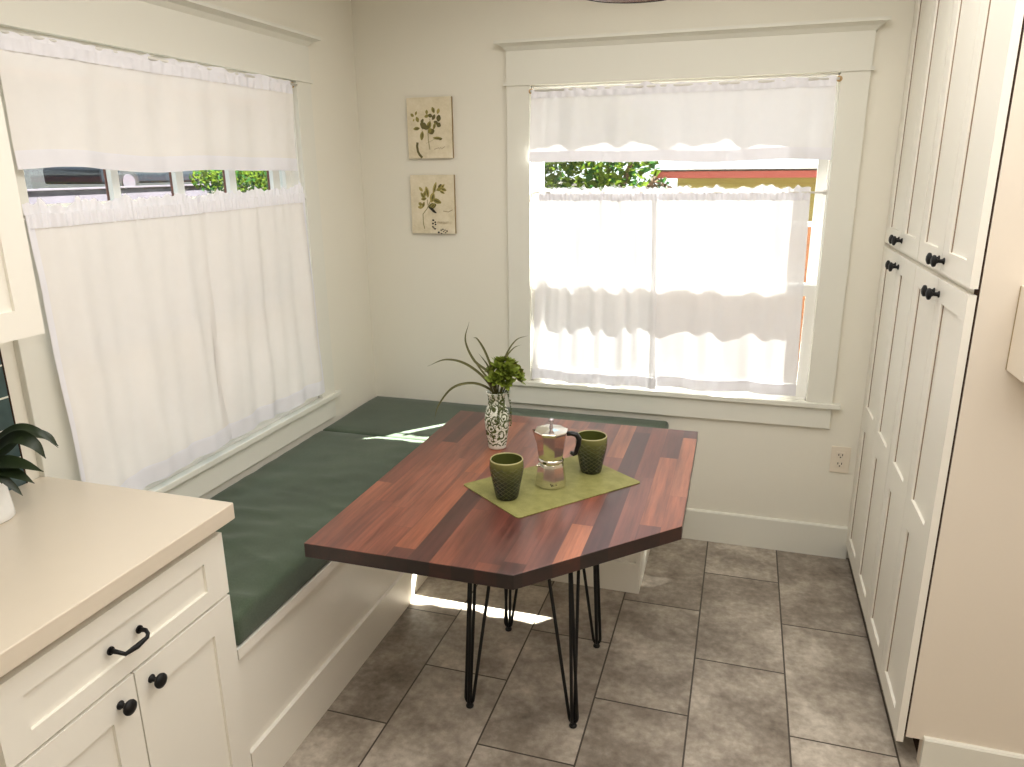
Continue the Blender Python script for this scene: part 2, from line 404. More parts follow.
# crown helper: profile swept along an axis
def crown_x(bm, x0, x1, z0, z1, out):
    prof = [(0, z0), (.018, z0), (.018, z0+.008), (.022, z0+.012), (out*.55, z0+.024), (out-.008, z1-.014), (out, z1-.012), (out, z1), (0, z1)]
    A = []; Bv = []
    for d, z in prof:
        e = max(0, d-.018)
        A.append(bm.verts.new((x0-e, -d, z))); Bv.append(bm.verts.new((x1+e, -d, z)))
    n = len(prof)
    for i in range(n): bm.faces.new([A[i], A[(i+1) % n], Bv[(i+1) % n], Bv[i]])
    bm.faces.new(A); bm.faces.new(Bv[::-1])
def swap_left(bm):   # back-wall layout (x, -d, z) -> left-wall layout: (x,y) -> (d, coordinate)
    for v in bm.verts:
        x, y, z = v.co; v.co = (-y, x, z)

# ------------------------------------------------------------------ window_1 (back)
def build_window(root, a0, a1, left, lites):
    """a0..a1 opening along the wall, built in back-wall layout then rotated for the left wall"""
    def put(name, bm, mat, par=root):
        if left:
            for v in bm.verts:
                x, y, z = v.co; v.co = (-y, x, z)
        return obj(name, bm, mat, par)
    z0, z1 = OZ0, OZ1
    cw = .105
    # casings
    for (p, q) in ((a0-cw, a0), (a1, a1+cw)):
        put('casing', B(p, q, -.02, 0, z0-.002, z1+.003, .0015, 1), M['trim'])
    bm = BM(); box(bm, a0-cw-.012, a1+cw+.012, -.026, 0, z1+.002, z1+.016); box(bm, a0-cw, a1+cw, -.022, 0, z1+.016, 2.172)
    put('header', bm, M['trim'])
    bm = BM(); crown_x(bm, a0-cw, a1+cw, 2.168, 2.214, .06); put('crown', bm, M['trim'])
    put('sill', B(a0-cw-.032, a1+cw+.032, -.034, .0, z0-.022, z0, .003), M['trim'])
    put('apron', B(a0-cw, a1+cw, -.018, 0, z0-.115, z0-.0225, .002, 1), M['trim'])
    # jamb liner
    bm = BM(); box(bm, a0, a0+.006, -.0, .08, z0, z1); box(bm, a1-.006, a1, 0, .08, z0, z1); box(bm, a0, a1, 0, .08, z1-.006, z1); box(bm, a0, a1, 0, .08, z0, z0+.01)
    put('jamb', bm, M['sash'])
    st = .036
    # lower sash (inner)
    bm = BM(); y0, y1 = .003, .036; zr0, zr1 = 1.172, 1.218
    box(bm, a0+.006, a0+.006+st, y0, y1, z0+.01, zr1); box(bm, a1-.006-st, a1-.006, y0, y1, z0+.01, zr1)
    box(bm, a0+.006+st, a1-.006-st, y0, y1, z0+.01, z0+.065); box(bm, a0+.006+st, a1-.006-st, y0, y1, zr0, zr1)
    s = put('lower_sash', bm, M['sash'])
    put('pane', B(a0+.006+st, a1-.006-st, .018, .021, z0+.065, zr0), M['glass'], s)
    # upper sash (outer)
    bm = BM(); y0, y1 = .040, .074
    box(bm, a0+.006, a0+.006+st, y0, y1, zr0, z1-.006); box(bm, a1-.006-st, a1-.006, y0, y1, zr0, z1-.006)
    box(bm, a0+.006+st, a1-.006-st, y0, y1, zr0, zr1); box(bm, a0+.006+st, a1-.006-st, y0, y1, z1-.026, z1-.006)
    s = put('upper_sash', bm, M['sash'])
    put('pane', B(a0+.006+st, a1-.006-st, .055, .058, zr1, z1-.026), M['glass'], s)
    for k, (m0, m1) in enumerate(lites):
        mb = put('muntin', B(m0, m1, .038, .055, zr1, z1-.026), M['sash'], s)
        put('muntin_face', B(m0-.001, m1+.001, .0555, .064, zr1, z1-.026), M['brownpaint'], s)
w1 = struct_root('window_1', (1.45, 0, OZ0))
build_window(w1, OX0, OX1, False, [])
w2 = struct_root('window_2', (0, -1.165, OZ0))
# lites measured along y on the left wall
build_window(w2, LY0, LY1, True, [(-1.468, -1.440), (-1.200, -1.166), (-.930, -.892), (-.662, -.618)])

# ------------------------------------------------------------------ curtains
def cloth_part(name, parent, mat, P, ns, nt_, solid=0.0012):
    bm = BM(); g = [[bm.verts.new(P(i/ns, j/nt_)) for i in range(ns+1)] for j in range(nt_+1)]
    for j in range(nt_):
        for i in range(ns):
            f = bm.faces.new([g[j][i], g[j][i+1], g[j+1][i+1], g[j+1][i]]); f.smooth = True
    return obj(name, bm, mat, parent)
def curtain(name, label, cat, group, left, TL, TR, BL, BR, off, amp, nf, seed, ruffle=.026, pocket=.03, hem=.045, mats=('cloth','hem'), hemside=None, push=None):
    """TL.. are (along, z); off = distance in front of the wall plane; amp = fold depth"""
    loc = ((off if left else (BL[0]+BR[0])/2), ((BL[0]+BR[0])/2 if left else -off), min(BL[1], BR[1]))
    root = thing(name, label, cat, loc, group)
    H = TL[1]-BL[1]
    rnd = random.Random(seed); ph = [rnd.uniform(0, 6.28) for _ in range(8)]
    def fold(s, t):
        f = (math.sin(2*math.pi*nf*s+ph[0]+1.3*math.sin(3*s+ph[1])) * .55 + .3*math.sin(2*math.pi*nf*1.73*s+ph[2]+.8*t) + .35*math.sin(2*math.pi*nf*.43*s+ph[3]+1.5*t))
        w = noise.noise(Vector((s*5+seed, t*3.0*H, seed*1.7)))*1.2
        cre = noise.noise(Vector((s*14+seed, t*9*H, 3+seed)))*.25
        return (f*(.55+.45*min(1, t*2)) + w*(.2+.8*t) + cre*.5)*amp
    def pos(s, t, extra=0):
        aT = TL[0]+(TR[0]-TL[0])*s; aB = BL[0]+(BR[0]-BL[0])*s
        zT = TL[1]+(TR[1]-TL[1])*s; zB = BL[1]+(BR[1]-BL[1])*s
        a = aT+(aB-aT)*t; z = zT+(zB-zT)*t
        z += noise.noise(Vector((s*4+seed*3, 0, seed)))*.012*t
        gather = .0022*math.sin(2*math.pi*nf*3.1*s+ph[4])*max(0, 1-t*5)
        d = off+fold(s, t)+gather+extra
        if push: d += push(s, t)
        return (a, d, z)
    def V(a, d, z): return Vector((d, a, z)) if left else Vector((a, -d, z))
    cloth_part('cloth_panel', root, M[mats[0]], lambda s, t: V(*pos(s, t)), 160, 60)
    # gathered header above the rod, and pocket band over the rod
    pz = pocket
    def hdr(s, t):
        a, d, z = pos(s, 0)
        n = noise.noise(Vector((s*30+seed, 1, 0)))
        top = ruffle*(.8+.7*noise.noise(Vector((s*9+seed*2, 5, 0)))+.45*noise.noise(Vector((s*31+seed*2, 5, 0)))+.08*math.sin(s*70+seed))
        zz = z+top*(1-t)
        return V(a, d+.006*n*(1-t)+.002*math.sin(s*160+ph[5]), zz)
    cloth_part('ruffle', root, M[mats[1]], hdr, 220, 5)
    cloth_part('rod_pocket', root, M[mats[1]], lambda s, t: V(*(lambda q: (q[0], q[1]+.004+.0025*math.sin(s*190+ph[6])+.003*noise.noise(Vector((s*40, t, seed))), q[2]))(pos(s, t*pz/H))), 220, 4)
    th = 1-hem/H
    cloth_part('hem', root, M[mats[1]], lambda s, t: V(*pos(s, th+(1-th)*t, .0018)), 160, 5)
    if hemside:
        for (s0, s1) in hemside:
            cloth_part('side_hem', root, M[mats[1]], lambda s, t: V(*pos(s0+(s1-s0)*s, t, .0022)), 4, 60)
    return root
def rod(name, label, left, a0, a1, z, off, r=.005, finial=True, wall=0.0):
    loc = ((off, (a0+a1)/2, z) if left else ((a0+a1)/2, -off, z))
    root = thing(name, label, 'curtain rod', loc, 'slim curtain rods at the two windows')
    V = (lambda a, d, zz: (d, a, zz)) if left else (lambda a, d, zz: (a, -d, zz))
    bm = BM(); tube(bm, [V(a0, off, z), V((a0+a1)/2, off, z), V(a1, off, z)], r, 12); obj('rod', bm, M['rod'], root)
    for a in (a0, a1):
        bm = BM(); tube(bm, [V(a, off, z), V(a, (off+wall)/2, z+.001), V(a, wall, z)], r*.9, 8)
        tube(bm, [V(a, wall+.002, z), V(a, wall-.001, z)], .011, 12)
        obj('bracket', bm, M['finial'] if finial else M['rod'], root)

rod('curtain_rod', 'upper rod of the back window, carrying the short valance', False, .842, 2.062, 2.012, .032, wall=.02)
curtain('curtain_valance', 'short white valance across the top of the back window, sunlit', 'curtain', 'white curtains and valances at the two windows', False,
        (.848, 2.004), (2.050, 2.008), (.838, 1.722), (2.060, 1.716), .036, .010, 7, 3, ruffle=.017, pocket=.022, hem=.044)
rod('curtain_rod', 'lower rod of the back window, carrying the two cafe curtains', False, .845, 2.056, 1.592, .012, r=.004, finial=False, wall=.0)
curtain('cafe_curtain', 'left white cafe curtain of the back window, more gathered, behind the vase', 'curtain', 'white curtains and valances at the two windows', False,
        (.878, 1.588), (1.395, 1.590), (.842, .732), (1.425, .730), .020, .011, 6, 11, ruffle=.028, pocket=.03, hem=.05)
curtain('cafe_curtain', 'right white cafe curtain of the back window, nearest the pantry cabinet', 'curtain', 'white curtains and valances at the two windows', False,
        (1.385, 1.590), (2.000, 1.592), (1.400, .738), (2.020, .742), .017, .009, 4, 23, ruffle=.028, pocket=.03, hem=.05)
rod('curtain_rod', 'upper rod of the side window above the long bench, carrying the wide valance', True, -1.842, -.560, 2.018, .038, wall=.02)
curtain('curtain_valance', 'wide white valance on the side window above the long bench', 'curtain', 'white curtains and valances at the two windows', True,
        (-1.838, 2.006), (-.600, 2.012), (-1.838, 1.702), (-.605, 1.694), .045, .009, 6, 31, ruffle=.018, pocket=.03, hem=.045, mats=('clothL', 'hem'))
rod('curtain_rod', 'lower rod of the side window, carrying two long curtains', True, -1.848, -.560, 1.583, .034, wall=.02)
curtain('cafe_curtain', 'long white curtain of the side window, hanging beside the counter', 'curtain', 'white curtains and valances at the two windows', True,
        (-1.840, 1.594), (-1.195, 1.596), (-1.822, .745), (-1.180, .768), .045, .015, 3.6, 41, ruffle=.034, pocket=.035, hem=.06, mats=('clothL', 'hem'), hemside=[(0, .03)])
curtain('cafe_curtain', 'long white curtain of the side window, nearest the room corner', 'curtain', 'white curtains and valances at the two windows', True,
        (-1.205, 1.598), (-.598, 1.608), (-1.235, .765), (-.570, .765), .048, .014, 3.6, 53, ruffle=.034, pocket=.035, hem=.06, mats=('clothL', 'hem'), hemside=[(.975, 1)])

# ------------------------------------------------------------------ bench boxes and cushions
def frame_panel_y(x0, x1, yf, z0, z1, rails, stiles, depth=.014, t=.02):
    """panelled board in an x-z plane, front at yf (facing -y)"""
    bm = BM(); zb, zt = rails; s0, s1 = stiles
    box(bm, x0, x1, yf, yf+t, z0, z0+zb); box(bm, x0, x1, yf, yf+t, z1-zt, z1)
    if s0: box(bm, x0, x0+s0, yf, yf+t, z0+zb, z1-zt)
    if s1: box(bm, x1-s1, x1, yf, yf+t, z0+zb, z1-zt)
    box(bm, x0, x1, yf+depth, yf+t+.004, z0, z1)
    return bm
bench = thing('bench', 'white painted L-shaped corner bench under both windows', 'bench', (.3, -.9, 0))
bm = BM(); box(bm, .004, .558, -1.905, -.555, 0, .47); box(bm, .558, 1.432, -.538, -.004, 0, .47)
obj('seat_box', bm, M['cab'], bench)
# left run front: bottom rail, thin top rim and recessed panel
bm = BM(); box(bm, .556, .571, -1.905, -.868, 0, .157); box(bm, .556, .571, -1.905, -.868, .457, .488)
box(bm, .556, .571, -.885, -.868, .157, .457)
obj('front_frame', bm, M['cab'], bench)
bm = BM(); box(bm, .548, .5575, -1.905, -.556, .0, .488); obj('front_panel', bm, M['cab'], bench)
obj('seat_board', B(.004, .556, -1.905, -.556, .470, .488), M['cab'], bench)
bm = BM(); box(bm, .562, 1.434, -.557, -.540, 0, .135); box(bm, .562, 1.434, -.557, -.540, .455, .488); obj('front_frame', bm, M['cab'], bench)
bm = BM(); box(bm, .562, 1.434, -.545, -.5385, .135, .455); obj('front_panel', bm, M['cab'], bench)
obj('end_panel', B(1.434, 1.450, -.558, -.004, 0, .488), M['cab'], bench)
obj('seat_board', B(.558, 1.434, -.538, -.004, .470, .488), M['cab'], bench)

def cushion(name, label, x0, x1, y0, y1, z0, z1, wr, seed, r=.015, n=90):
    bm = BM(); c = Vector(((x0+x1)/2, (y0+y1)/2, (z0+z1)/2)); h = Vector(((x1-x0)/2, (y1-y0)/2, (z1-z0)/2))
    nx = max(8, int((x1-x0)/.014)); ny = max(8, int((y1-y0)/.014)); nz = 6
    cache = {}
    def vert(u, v, w):
        key = (round(u, 5), round(v, 5), round(w, 5))
        if key in cache: return cache[key]
        p = Vector((u*h.x, v*h.y, w*h.z)); q = Vector((max(-h.x+r, min(h.x-r, p.x)), max(-h.y+r, min(h.y-r, p.y)), max(-h.z+r, min(h.z-r, p.z))))
        d = p-q
        if d.length > 1e-7: p = q+d.normalized()*r
        p += c
        if w > -.9:
            k = (w+1)/2
            e = min((p.x-x0), (x1-p.x), (p.y-y0), (y1-p.y)); ed = min(1, max(0, e/.06))
            p.z += -.006*(1-ed)*k
            p.z += k*.004*noise.noise(Vector((p.x*3+seed, p.y*3, 0)))
            if wr:
                g = max(0, min(1, (-.95-p.y)/.7))     # wrinkles grow toward the counter end
                t = p.y*17+p.x*5+1.6*noise.noise(Vector((p.x*4, p.y*4, seed)))
                rd = (1-abs(math.sin(t)))**3
                m_ = max(0, noise.noise(Vector((p.x*4.5+seed, p.y*5, 7)))*1.8+.35)
                p.z += k*wr*g*(rd*m_)*1.0
                p.z += k*wr*.5*noise.noise(Vector((p.x*9, p.y*14, seed)))*(.25+g)
        cache[key] = bm.verts.new(p); return cache[key]
    def grid(f, a, b):
        for i in range(a):
            for j in range(b):
                vs = [vert(*f(-1+2*i/a, -1+2*j/b)), vert(*f(-1+2*(i+1)/a, -1+2*j/b)), vert(*f(-1+2*(i+1)/a, -1+2*(j+1)/b)), vert(*f(-1+2*i/a, -1+2*(j+1)/b))]
                if len(set(vs)) == 4: bm.faces.new(vs).smooth = True
    for s in (-1, 1):
        grid(lambda a, b: (a, b, s), nx, ny); grid(lambda a, b: (a, s, b), nx, nz); grid(lambda a, b: (s, a, b), ny, nz)
    o = obj(name, bm, M['cushion']); return tag(o, label, 'cushion', 'green cushions on the corner bench')
cushion('bench_cushion', 'long dark green bench cushion with wrinkled cover beside the counter', .006, .572, -1.903, -.5485, .489, .585, .017, 3)
cushion('bench_cushion', 'dark green bench cushion in the corner, running under the back window', .006, 1.492, -.5475, -.006, .489, .585, .0015, 9)

# ------------------------------------------------------------------ table
TZ = .742
tb = thing('dining_table', 'reddish butcher block table with a clipped corner on black hairpin legs', 'table', (1.18, -1.16, 0))
bm = BM(); prism(bm, [(.698, -.585), (.700, -1.758), (1.283, -1.758), (1.655, -1.381), (1.648, -.585)], TZ-.041, TZ)
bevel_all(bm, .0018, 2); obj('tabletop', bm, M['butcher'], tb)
def hairpin(fx, fy, ix, iy):
    R = .0052; top = TZ-.0445; bm = BM()
    # three rods meeting at a bent foot
    A = Vector((fx+ix*.022, fy+iy*.004, top)); Bt = Vector((fx+ix*.108, fy+iy*.004, top)); Ct = Vector((fx+ix*.010, fy+iy*.100, top))
    F = Vector((fx, fy, .012))
    def bend(P0, P1, w):
        d = (P1-P0); d.z = 0; d = d.normalized() if d.length > 1e-5 else Vector((1,0,0))
        pts = [P0]
        a = F-d*w+Vector((0,0,.022)); b = F+d*w+Vector((0,0,.022)); pts.append(a)
        for k in range(1, 8):
            an = math.pi*k/8; pts.append(F+Vector((0,0,.022))+d*(-w*math.cos(an))+Vector((0,0,-.019*math.sin(an))))
        pts += [b, P1]; return pts
    tube(bm, bend(A, Bt, .013), R, 10)
    tube(bm, bend(A+Vector((0, iy*.004, 0)), Ct, .013), R, 10)
    leg = obj('leg', bm, M['black'], tb)
    bm = BM(); prism(bm, [(fx-ix*.005, fy-iy*.015), (fx+ix*.13, fy-iy*.015), (fx+ix*.13, fy+iy*.02), (fx+ix*.03, fy+iy*.12), (fx-ix*.005, fy+iy*.12)], top-.001, TZ-.0415)
    obj('mounting_plate', bm, M['black'], leg)
    bm = BM(); lathe(bm, [(0, 0), (.012, 0), (.013, .004), (.010, .010), (0, .011)], 16, (fx, fy, 0)); obj('foot_cap', bm, M['black'], leg)
hairpin(1.012, -1.382, 1, 1); hairpin(1.356, -1.374, -1, 1); hairpin(1.008, -.945, 1, -1); hairpin(1.350, -.952, -1, -1)

# placemat
pm = [(.972, -1.286), (1.207, -1.465), (1.508, -1.118), (1.273, -.939)]
def rounded(poly, r, seg=5):
    out = []; n = len(poly)
    for i in range(n):
        p = Vector(poly[i]); a = (Vector(poly[i-1])-p).normalized(); b = (Vector(poly[(i+1) % n])-p).normalized()
        for k in range(seg+1):
            t = k/seg; q = (1-t)**2*(p+a*r)+2*t*(1-t)*p+t*t*(p+b*r); out.append(tuple(q))
    return out
bm = BM(); prism(bm, rounded(pm, .012), TZ+.0003, TZ+.0028)
o = obj('placemat', bm, M['placemat']); tag(o, 'olive green woven placemat lying on the wooden table', 'placemat')
PZ = TZ+.0029

# cups
def make_cup():
    root = thing('cup', 'olive cup with crosshatched relief on the near corner of the placemat', 'cup', (1.135, -1.339, PZ), 'olive cups on the placemat')
    c = WL[root.name]
    prof_o = [(0, .0), (.030, .0), (.0335, .003), (.037, .018), (.0425, .045), (.048, .070), (.0512, .090), (.0508, .105), (.0495, .1145)]
    bm = BM(); lathe(bm, prof_o, 48, c); obj('cup_body', bm, M['cup'], root, True)
    bm = BM(); lathe(bm, [(.0495, .1145), (.0485, .1165), (.0465, .1165), (.0455, .1145)], 48, c); obj('rim', bm, M['cuprim'], root, True)
    bm = BM(); lathe(bm, [(.0455, .1145), (.0472, .09), (.044, .065), (.038, .035), (.032, .012), (0, .009)], 48, c); obj('cup_lining', bm, M['cupin'], root, True)
    a = math.radians(118); d = Vector((math.cos(a), math.sin(a), 0)); bm = BM()
    P = [c+d*.049+Vector((0,0,.103)), c+d*.063+Vector((0,0,.107)), c+d*.073+Vector((0,0,.094)), c+d*.072+Vector((0,0,.070)), c+d*.062+Vector((0,0,.052)), c+d*.043+Vector((0,0,.047))]
    tube(bm, P, .005, 10); obj('handle', bm, M['cup'], root)
    for ch in root.children: ch.scale = (1, 1, 1.07)
    return root
def dup(root, loc, label, rz=0):
    r = root.copy(); col.objects.link(r); r.location = loc; r['label'] = label; r.rotation_euler[2] = rz
    for ch in list(root.children):
        c = ch.copy(); col.objects.link(c); c.parent = r
        for g in ch.children:
            d = g.copy(); col.objects.link(d); d.parent = c
    return r
cup = make_cup()
cup2 = dup(cup, (1.338, -1.074, PZ), 'olive cup with crosshatched relief behind the coffee pot handle')

# moka pot ------------------------------------------------------
mk = thing('coffee_pot', 'polished steel stovetop coffee pot with black handle between the two cups', 'coffee pot', (1.238, -1.209, PZ)); mc = WL[mk.name]
bm = BM(); A0 = math.radians(22.5+6)
lathe(bm, [(0, 0), (.048, 0), (.0505, .003), (.0500, .008), (.0415, .066), (.0395, .074), (.036, .078)], 8, mc, smooth=False, a0=A0)
bevel_e = [e for e in bm.edges if abs((e.verts[0].co-e.verts[1].co).normalized().z) > .9]
bmesh.ops.bevel(bm, geom=bevel_e, offset=.0015, segments=2, affect='EDGES')
base = obj('boiler', bm, M['steel'], mk)
bm = BM(); lathe(bm, [(.0365, .075), (.039, .077), (.0395, .082), (.0385, .087), (.036, .089)], 40, mc); obj('collar', bm, M['steel'], mk, True)
bm = BM(); lathe(bm, [(.034, .086), (.0385, .090), (.0405, .102), (.0500, .169), (.0522, .176), (.051, .178)], 8, mc, smooth=False, a0=A0)
bevel_e = [e for e in bm.edges if abs((e.verts[0].co-e.verts[1].co).normalized().z) > .9]
bmesh.ops.bevel(bm, geom=bevel_e, offset=.0015, segments=2, affect='EDGES')
upper = obj('upper_chamber', bm, M['steel'], mk)
hd = Vector((math.cos(math.radians(12)), math.sin(math.radians(12)), 0))   # handle direction
# spout opposite the handle
bm = BM(); sp = mc-hd*.046; w = Vector((-hd.y, hd.x, 0))
tip = mc-hd*.058+Vector((0,0,.179)); v = [bm.verts.new(p) for p in (sp+w*.014+Vector((0,0,.176)), sp-w*.014+Vector((0,0,.176)), tip, sp+hd*.001+Vector((0,0,.135)))]
bm.faces.new([v[0], v[2], v[3]]); bm.faces.new([v[2], v[1], v[3]]); bm.faces.new([v[0], v[3], v[1]]); obj('spout', bm, M['steel'], mk)
bm = BM(); lathe(bm, [(.0525, .1785), (.0515, .1800), (.030, .1835), (.010, .186), (0, .1865)], 8, mc, smooth=False, a0=A0)
lid = obj('lid', bm, M['steel'], mk)
bm = BM(); lathe(bm, [(.0052, .184), (.0066, .187), (.0046, .196), (.0068, .205), (.0086, .211), (.0076, .215), (0, .216)], 20, mc); obj('knob', bm, M['silver'], lid, True)
bm = BM()
hp = [(.048, .168), (.062, .170), (.077, .166), (.086, .152), (.083, .130), (.076, .106), (.069, .102), (.060, .108)]
pts = [mc+hd*a+Vector((0,0,b)) for a, b in hp]
# flat-sided handle: two offset tubes joined read as a bar
for s in (-.0035, 0, .0035): tube(bm, [p+w*s for p in pts], [.006, .0065, .0075, .008, .0075, .007, .006, .0045], 10)
obj('handle', bm, M['mokablack'], mk)
bm = BM(); bmesh.ops.create_icosphere(bm, subdivisions=2, radius=.0045, matrix=Matrix.Translation(mc+Vector((-.037, -.024, .066)))); obj('valve', bm, M['steel'], mk, True)
# small script mark low on the front facet
bm = BM(); fdir = Vector((math.cos(math.radians(-66)), math.sin(math.radians(-66)), 0)); fw = Vector((-fdir.y, fdir.x, 0))
pp = []
for k in range(25):
    t = k/24; pp.append(mc+fdir*(.0462)+fw*(-.010+.020*t)+Vector((0,0,.0145+.0036*math.sin(t*22)+.002*(t < .12)-.003*t*0)))
pp = [p+fdir*.0006 for p in pp]
tube(bm, pp, .0010, 6); obj('maker_mark', bm, M['mokamark'], mk)

# vase ----------------------------------------------------------
va = thing('vase', 'slim white porcelain vase with green floral pattern on the table', 'vase', (.974, -.943, TZ+.0005)); vc = WL[va.name]
bm = BM(); lathe(bm, [(0, 0), (.0300, 0), (.0318, .003), (.0325, .012), (.0380, .045), (.0425, .080), (.0440, .105), (.0425, .128), (.0370, .146), (.0312, .158), (.0296, .172), (.0305, .188), (.0345, .200), (.0368, .205),
                       (.0355, .2065), (.031, .198), (.0275, .175), (.028, .16), (.034, .145), (.038, .11), (.030, .03), (0, .01)], 48, vc)
obj('vase_body', bm, M['vase'], va, True)
def blade(bm, pts, w, up=Vector((0,0,1)), mi=0, fold=.25, tip=.08):
    """tapering strap leaf along the points (Catmull-smoothed)"""
    P = [Vector(p) for p in pts]; S = []
    E = [P[0]*2-P[1]]+P+[P[-1]*2-P[-2]]
    for i in range(1, len(E)-2):
        for k in range(8):
            t = k/8; a, b, c, d = E[i-1], E[i], E[i+1], E[i+2]
            S.append(.5*((2*b)+(c-a)*t+(2*a-5*b+4*c-d)*t*t+(3*b-a-3*c+d)*t**3))
    S.append(P[-1]); n = len(S); rows = []
    for i, p in enumerate(S):
        tg = (S[min(i+1, n-1)]-S[max(i-1, 0)]).normalized(); side = tg.cross(up)
        if side.length < 1e-3: side = Vector((1,0,0))
        side.normalize(); nn = side.cross(tg).normalized(); u = i/(n-1)
        ww = w*(.35+.65*min(1, u*4))*max(tip, 1-max(0, (u-.45)/.55)**1.6)
        rows.append((bm.verts.new(p-side*ww+nn*ww*fold), bm.verts.new(p), bm.verts.new(p+side*ww+nn*ww*fold)))
    for a, b in zip(rows, rows[1:]):
        for k in (0, 1):
            f = bm.faces.new([a[k], a[k+1], b[k+1], b[k]]); f.smooth = True; f.material_index = mi
CAM = Vector((1.76069524, -3.28609824, 1.69157389))
CR = Vector((0.95551076, 0.29480895, -0.00932076)); CU = Vector((-0.07333965, 0.26807318, 0.96060297)); CF = Vector((-0.285693, 0.91718289, -0.277768)); FL = 740.2
Rv = Vector((.955, .295, 0)); Fv = Vector((-.295, .955, 0))      # room directions: along the view's right, and away
pl = thing('grass_sprig', 'spray of long arching thin leaves standing in the floral vase', 'plant', vc+Vector((0, 0, .17))); pb = vc+Vector((0,0,.165))
S_ = 280.
def blade_rel(bm, base, lst, w):
    blade(bm, [base]+[base+Rv*(a)+Vector((0,0,b))+Fv*c for a, b, c in lst], w, up=Fv*-1+Vector((0,0,.3)))
for lst, w in (
    ([(-.03, .08, -.01), (-.10, .145, -.02), (-.17, .165, -.03), (-.232, .145, -.04)], .0045),
    ([(-.02, .05, -.01), (-.08, .078, -.02), (-.15, .065, -.03), (-.20, .005, -.04), (-.215, -.045, -.05)], .0045),
    ([(-.02, .10, .0), (-.075, .15, .01), (-.105, .22, .02), (-.090, .285, .02)], .0045),
    ([(-.01, .10, .0), (-.035, .18, 0), (-.062, .228, 0), (-.078, .234, 0)], .004),
    ([(.01, .09, .02), (.035, .165, .03), (.07, .215, .04), (.112, .228, .05)], .0032),
    ([(.01, .09, .0), (.030, .15, .02), (.06, .188, .03), (.088, .198, .04)], .003),
    ([(-.005, .07, .01), (-.03, .13, .02), (-.06, .17, .03)], .004),
    ([(-.01, .06, -.01), (-.05, .12, -.01), (-.075, .155, -.02)], .004),
):
    bm = BM(); blade_rel(bm, pb, lst, w); obj('blade', bm, M['grassleaf'], pl)
su = thing('succulent_sprig', 'bushy green succulent sprig with rosette heads in the floral vase', 'plant', vc+Vector((0, 0, .171)))
sb = vc+Vector((0, 0, .165))
def rosette(c, axis, n, L, w):
    bm = BM(); axis = axis.normalized(); t1 = axis.cross(Vector((0,0,1)) if abs(axis.z) < .9 else Vector((1,0,0))).normalized(); t2 = axis.cross(t1)
    for k in range(n):
        a = k*2.39996; ring = k/n; lean = .15+1.15*ring; l = L*(.45+.55*ring)
        rad = (t1*math.cos(a)+t2*math.sin(a)); dr = (axis*math.cos(lean)+rad*math.sin(lean))
        p0 = c+rad*.003; pts = [p0, p0+dr*l*.5+rad*l*.06, p0+dr*l+axis*l*.12*ring]
        P = [Vector(p) for p in pts]; side = dr.cross(rad); side = (side if side.length > 1e-3 else t2).normalized()
        prev = None
        for i in range(7):
            u = i/6; p = P[0]*(1-u)**2+P[1]*2*u*(1-u)+P[2]*u*u; ww = w*(.35+math.sin(math.pi*min(1, u*.9+.08))*.9)*(1 if u < .95 else .12)
            row = (bm.verts.new(p-side*ww), bm.verts.new(p-dr.cross(side)*ww*.3), bm.verts.new(p+side*ww))
            if prev:
                for q in (0, 1):
                    f = bm.faces.new([prev[q], prev[q+1], row[q+1], row[q]]); f.smooth = True
            prev = row
    return bm
heads = [((.052, .085, -.012), (.1, -.7, .6), .036), ((.030, .095, 0), (.1, -.4, 1), .036), ((.062, .082, -.01), (.5, -.5, .8), .036), ((.048, .055, -.025), (.3, -1, .5), .034), ((.020, .062, -.02), (-.3, -.8, .7), .032),
         ((.085, .060, .01), (1, -.3, .45), .034), ((.035, .110, .02), (0, .2, 1), .032), ((.060, .105, .02), (.4, .1, 1), .032), ((.078, .085, .03), (.8, .3, .8), .03), ((.012, .085, .01), (-.6, 0, .9), .03)]
for (a, b, c), ax, L in heads:
    b += .030; a = a*1.1-.022; L *= 1.2
    h = sb+Rv*a+Vector((0,0,b))+Fv*c
    bm = rosette(h, Rv*ax[0]+Fv*ax[1]*1+Vector((0,0,ax[2])), 22, L, .0072)
    o = obj('rosette', bm, M['succ'], su)
bm = BM()
for (a, b, c), ax, L in [((q[0][0]*1.1-.022, q[0][1]+.03, q[0][2]), q[1], q[2]) for q in heads]: tube(bm, [sb+Rv*a*.1, sb+Rv*a*.5+Vector((0,0,b*.5))+Fv*c*.4, sb+Rv*a+Vector((0,0,b))+Fv*c], .002, 6)
obj('stem', bm, M['grassleaf'], su)
# trailing bead vines over the rim
tv = thing('trailing_vine', 'small beaded vine hanging over the rim of the floral vase', 'plant', vc+Vector((0, 0, .2)))
for sgn, st, ln in ((1, .02, .062), (-1, -.012, .05), (1, .036, .115), (1, .006, .10)):
    bm = BM(); p0 = vc+Vector((0,0,.206))+Rv*st-Fv*.02
    rnd = random.Random(int(st*1000)); pts = []
    for k in range(9):
        u = k/8; z = .206-ln*u; rad = .034+.014*math.sin(u*2.4) if z > .12 else .049
        an = math.asin(max(-.98, min(.98, st/.037)))
        pts.append(vc+Rv*math.sin(an)*(rad+.003)-Fv*math.cos(an)*(rad+.003)+Vector((0,0,z)))
    tube(bm, [vc+Vector((0,0,.2))]+pts, .0009, 5)
    for p in pts:
        for q in range(2):
            bmesh.ops.create_icosphere(bm, subdivisions=1, radius=rnd.uniform(.0025, .0042), matrix=Matrix.Translation(p+Vector((rnd.uniform(-.006, .006), rnd.uniform(-.005, .002), rnd.uniform(-.006, .006)))))
    obj('strand', bm, M['vine'], tv)

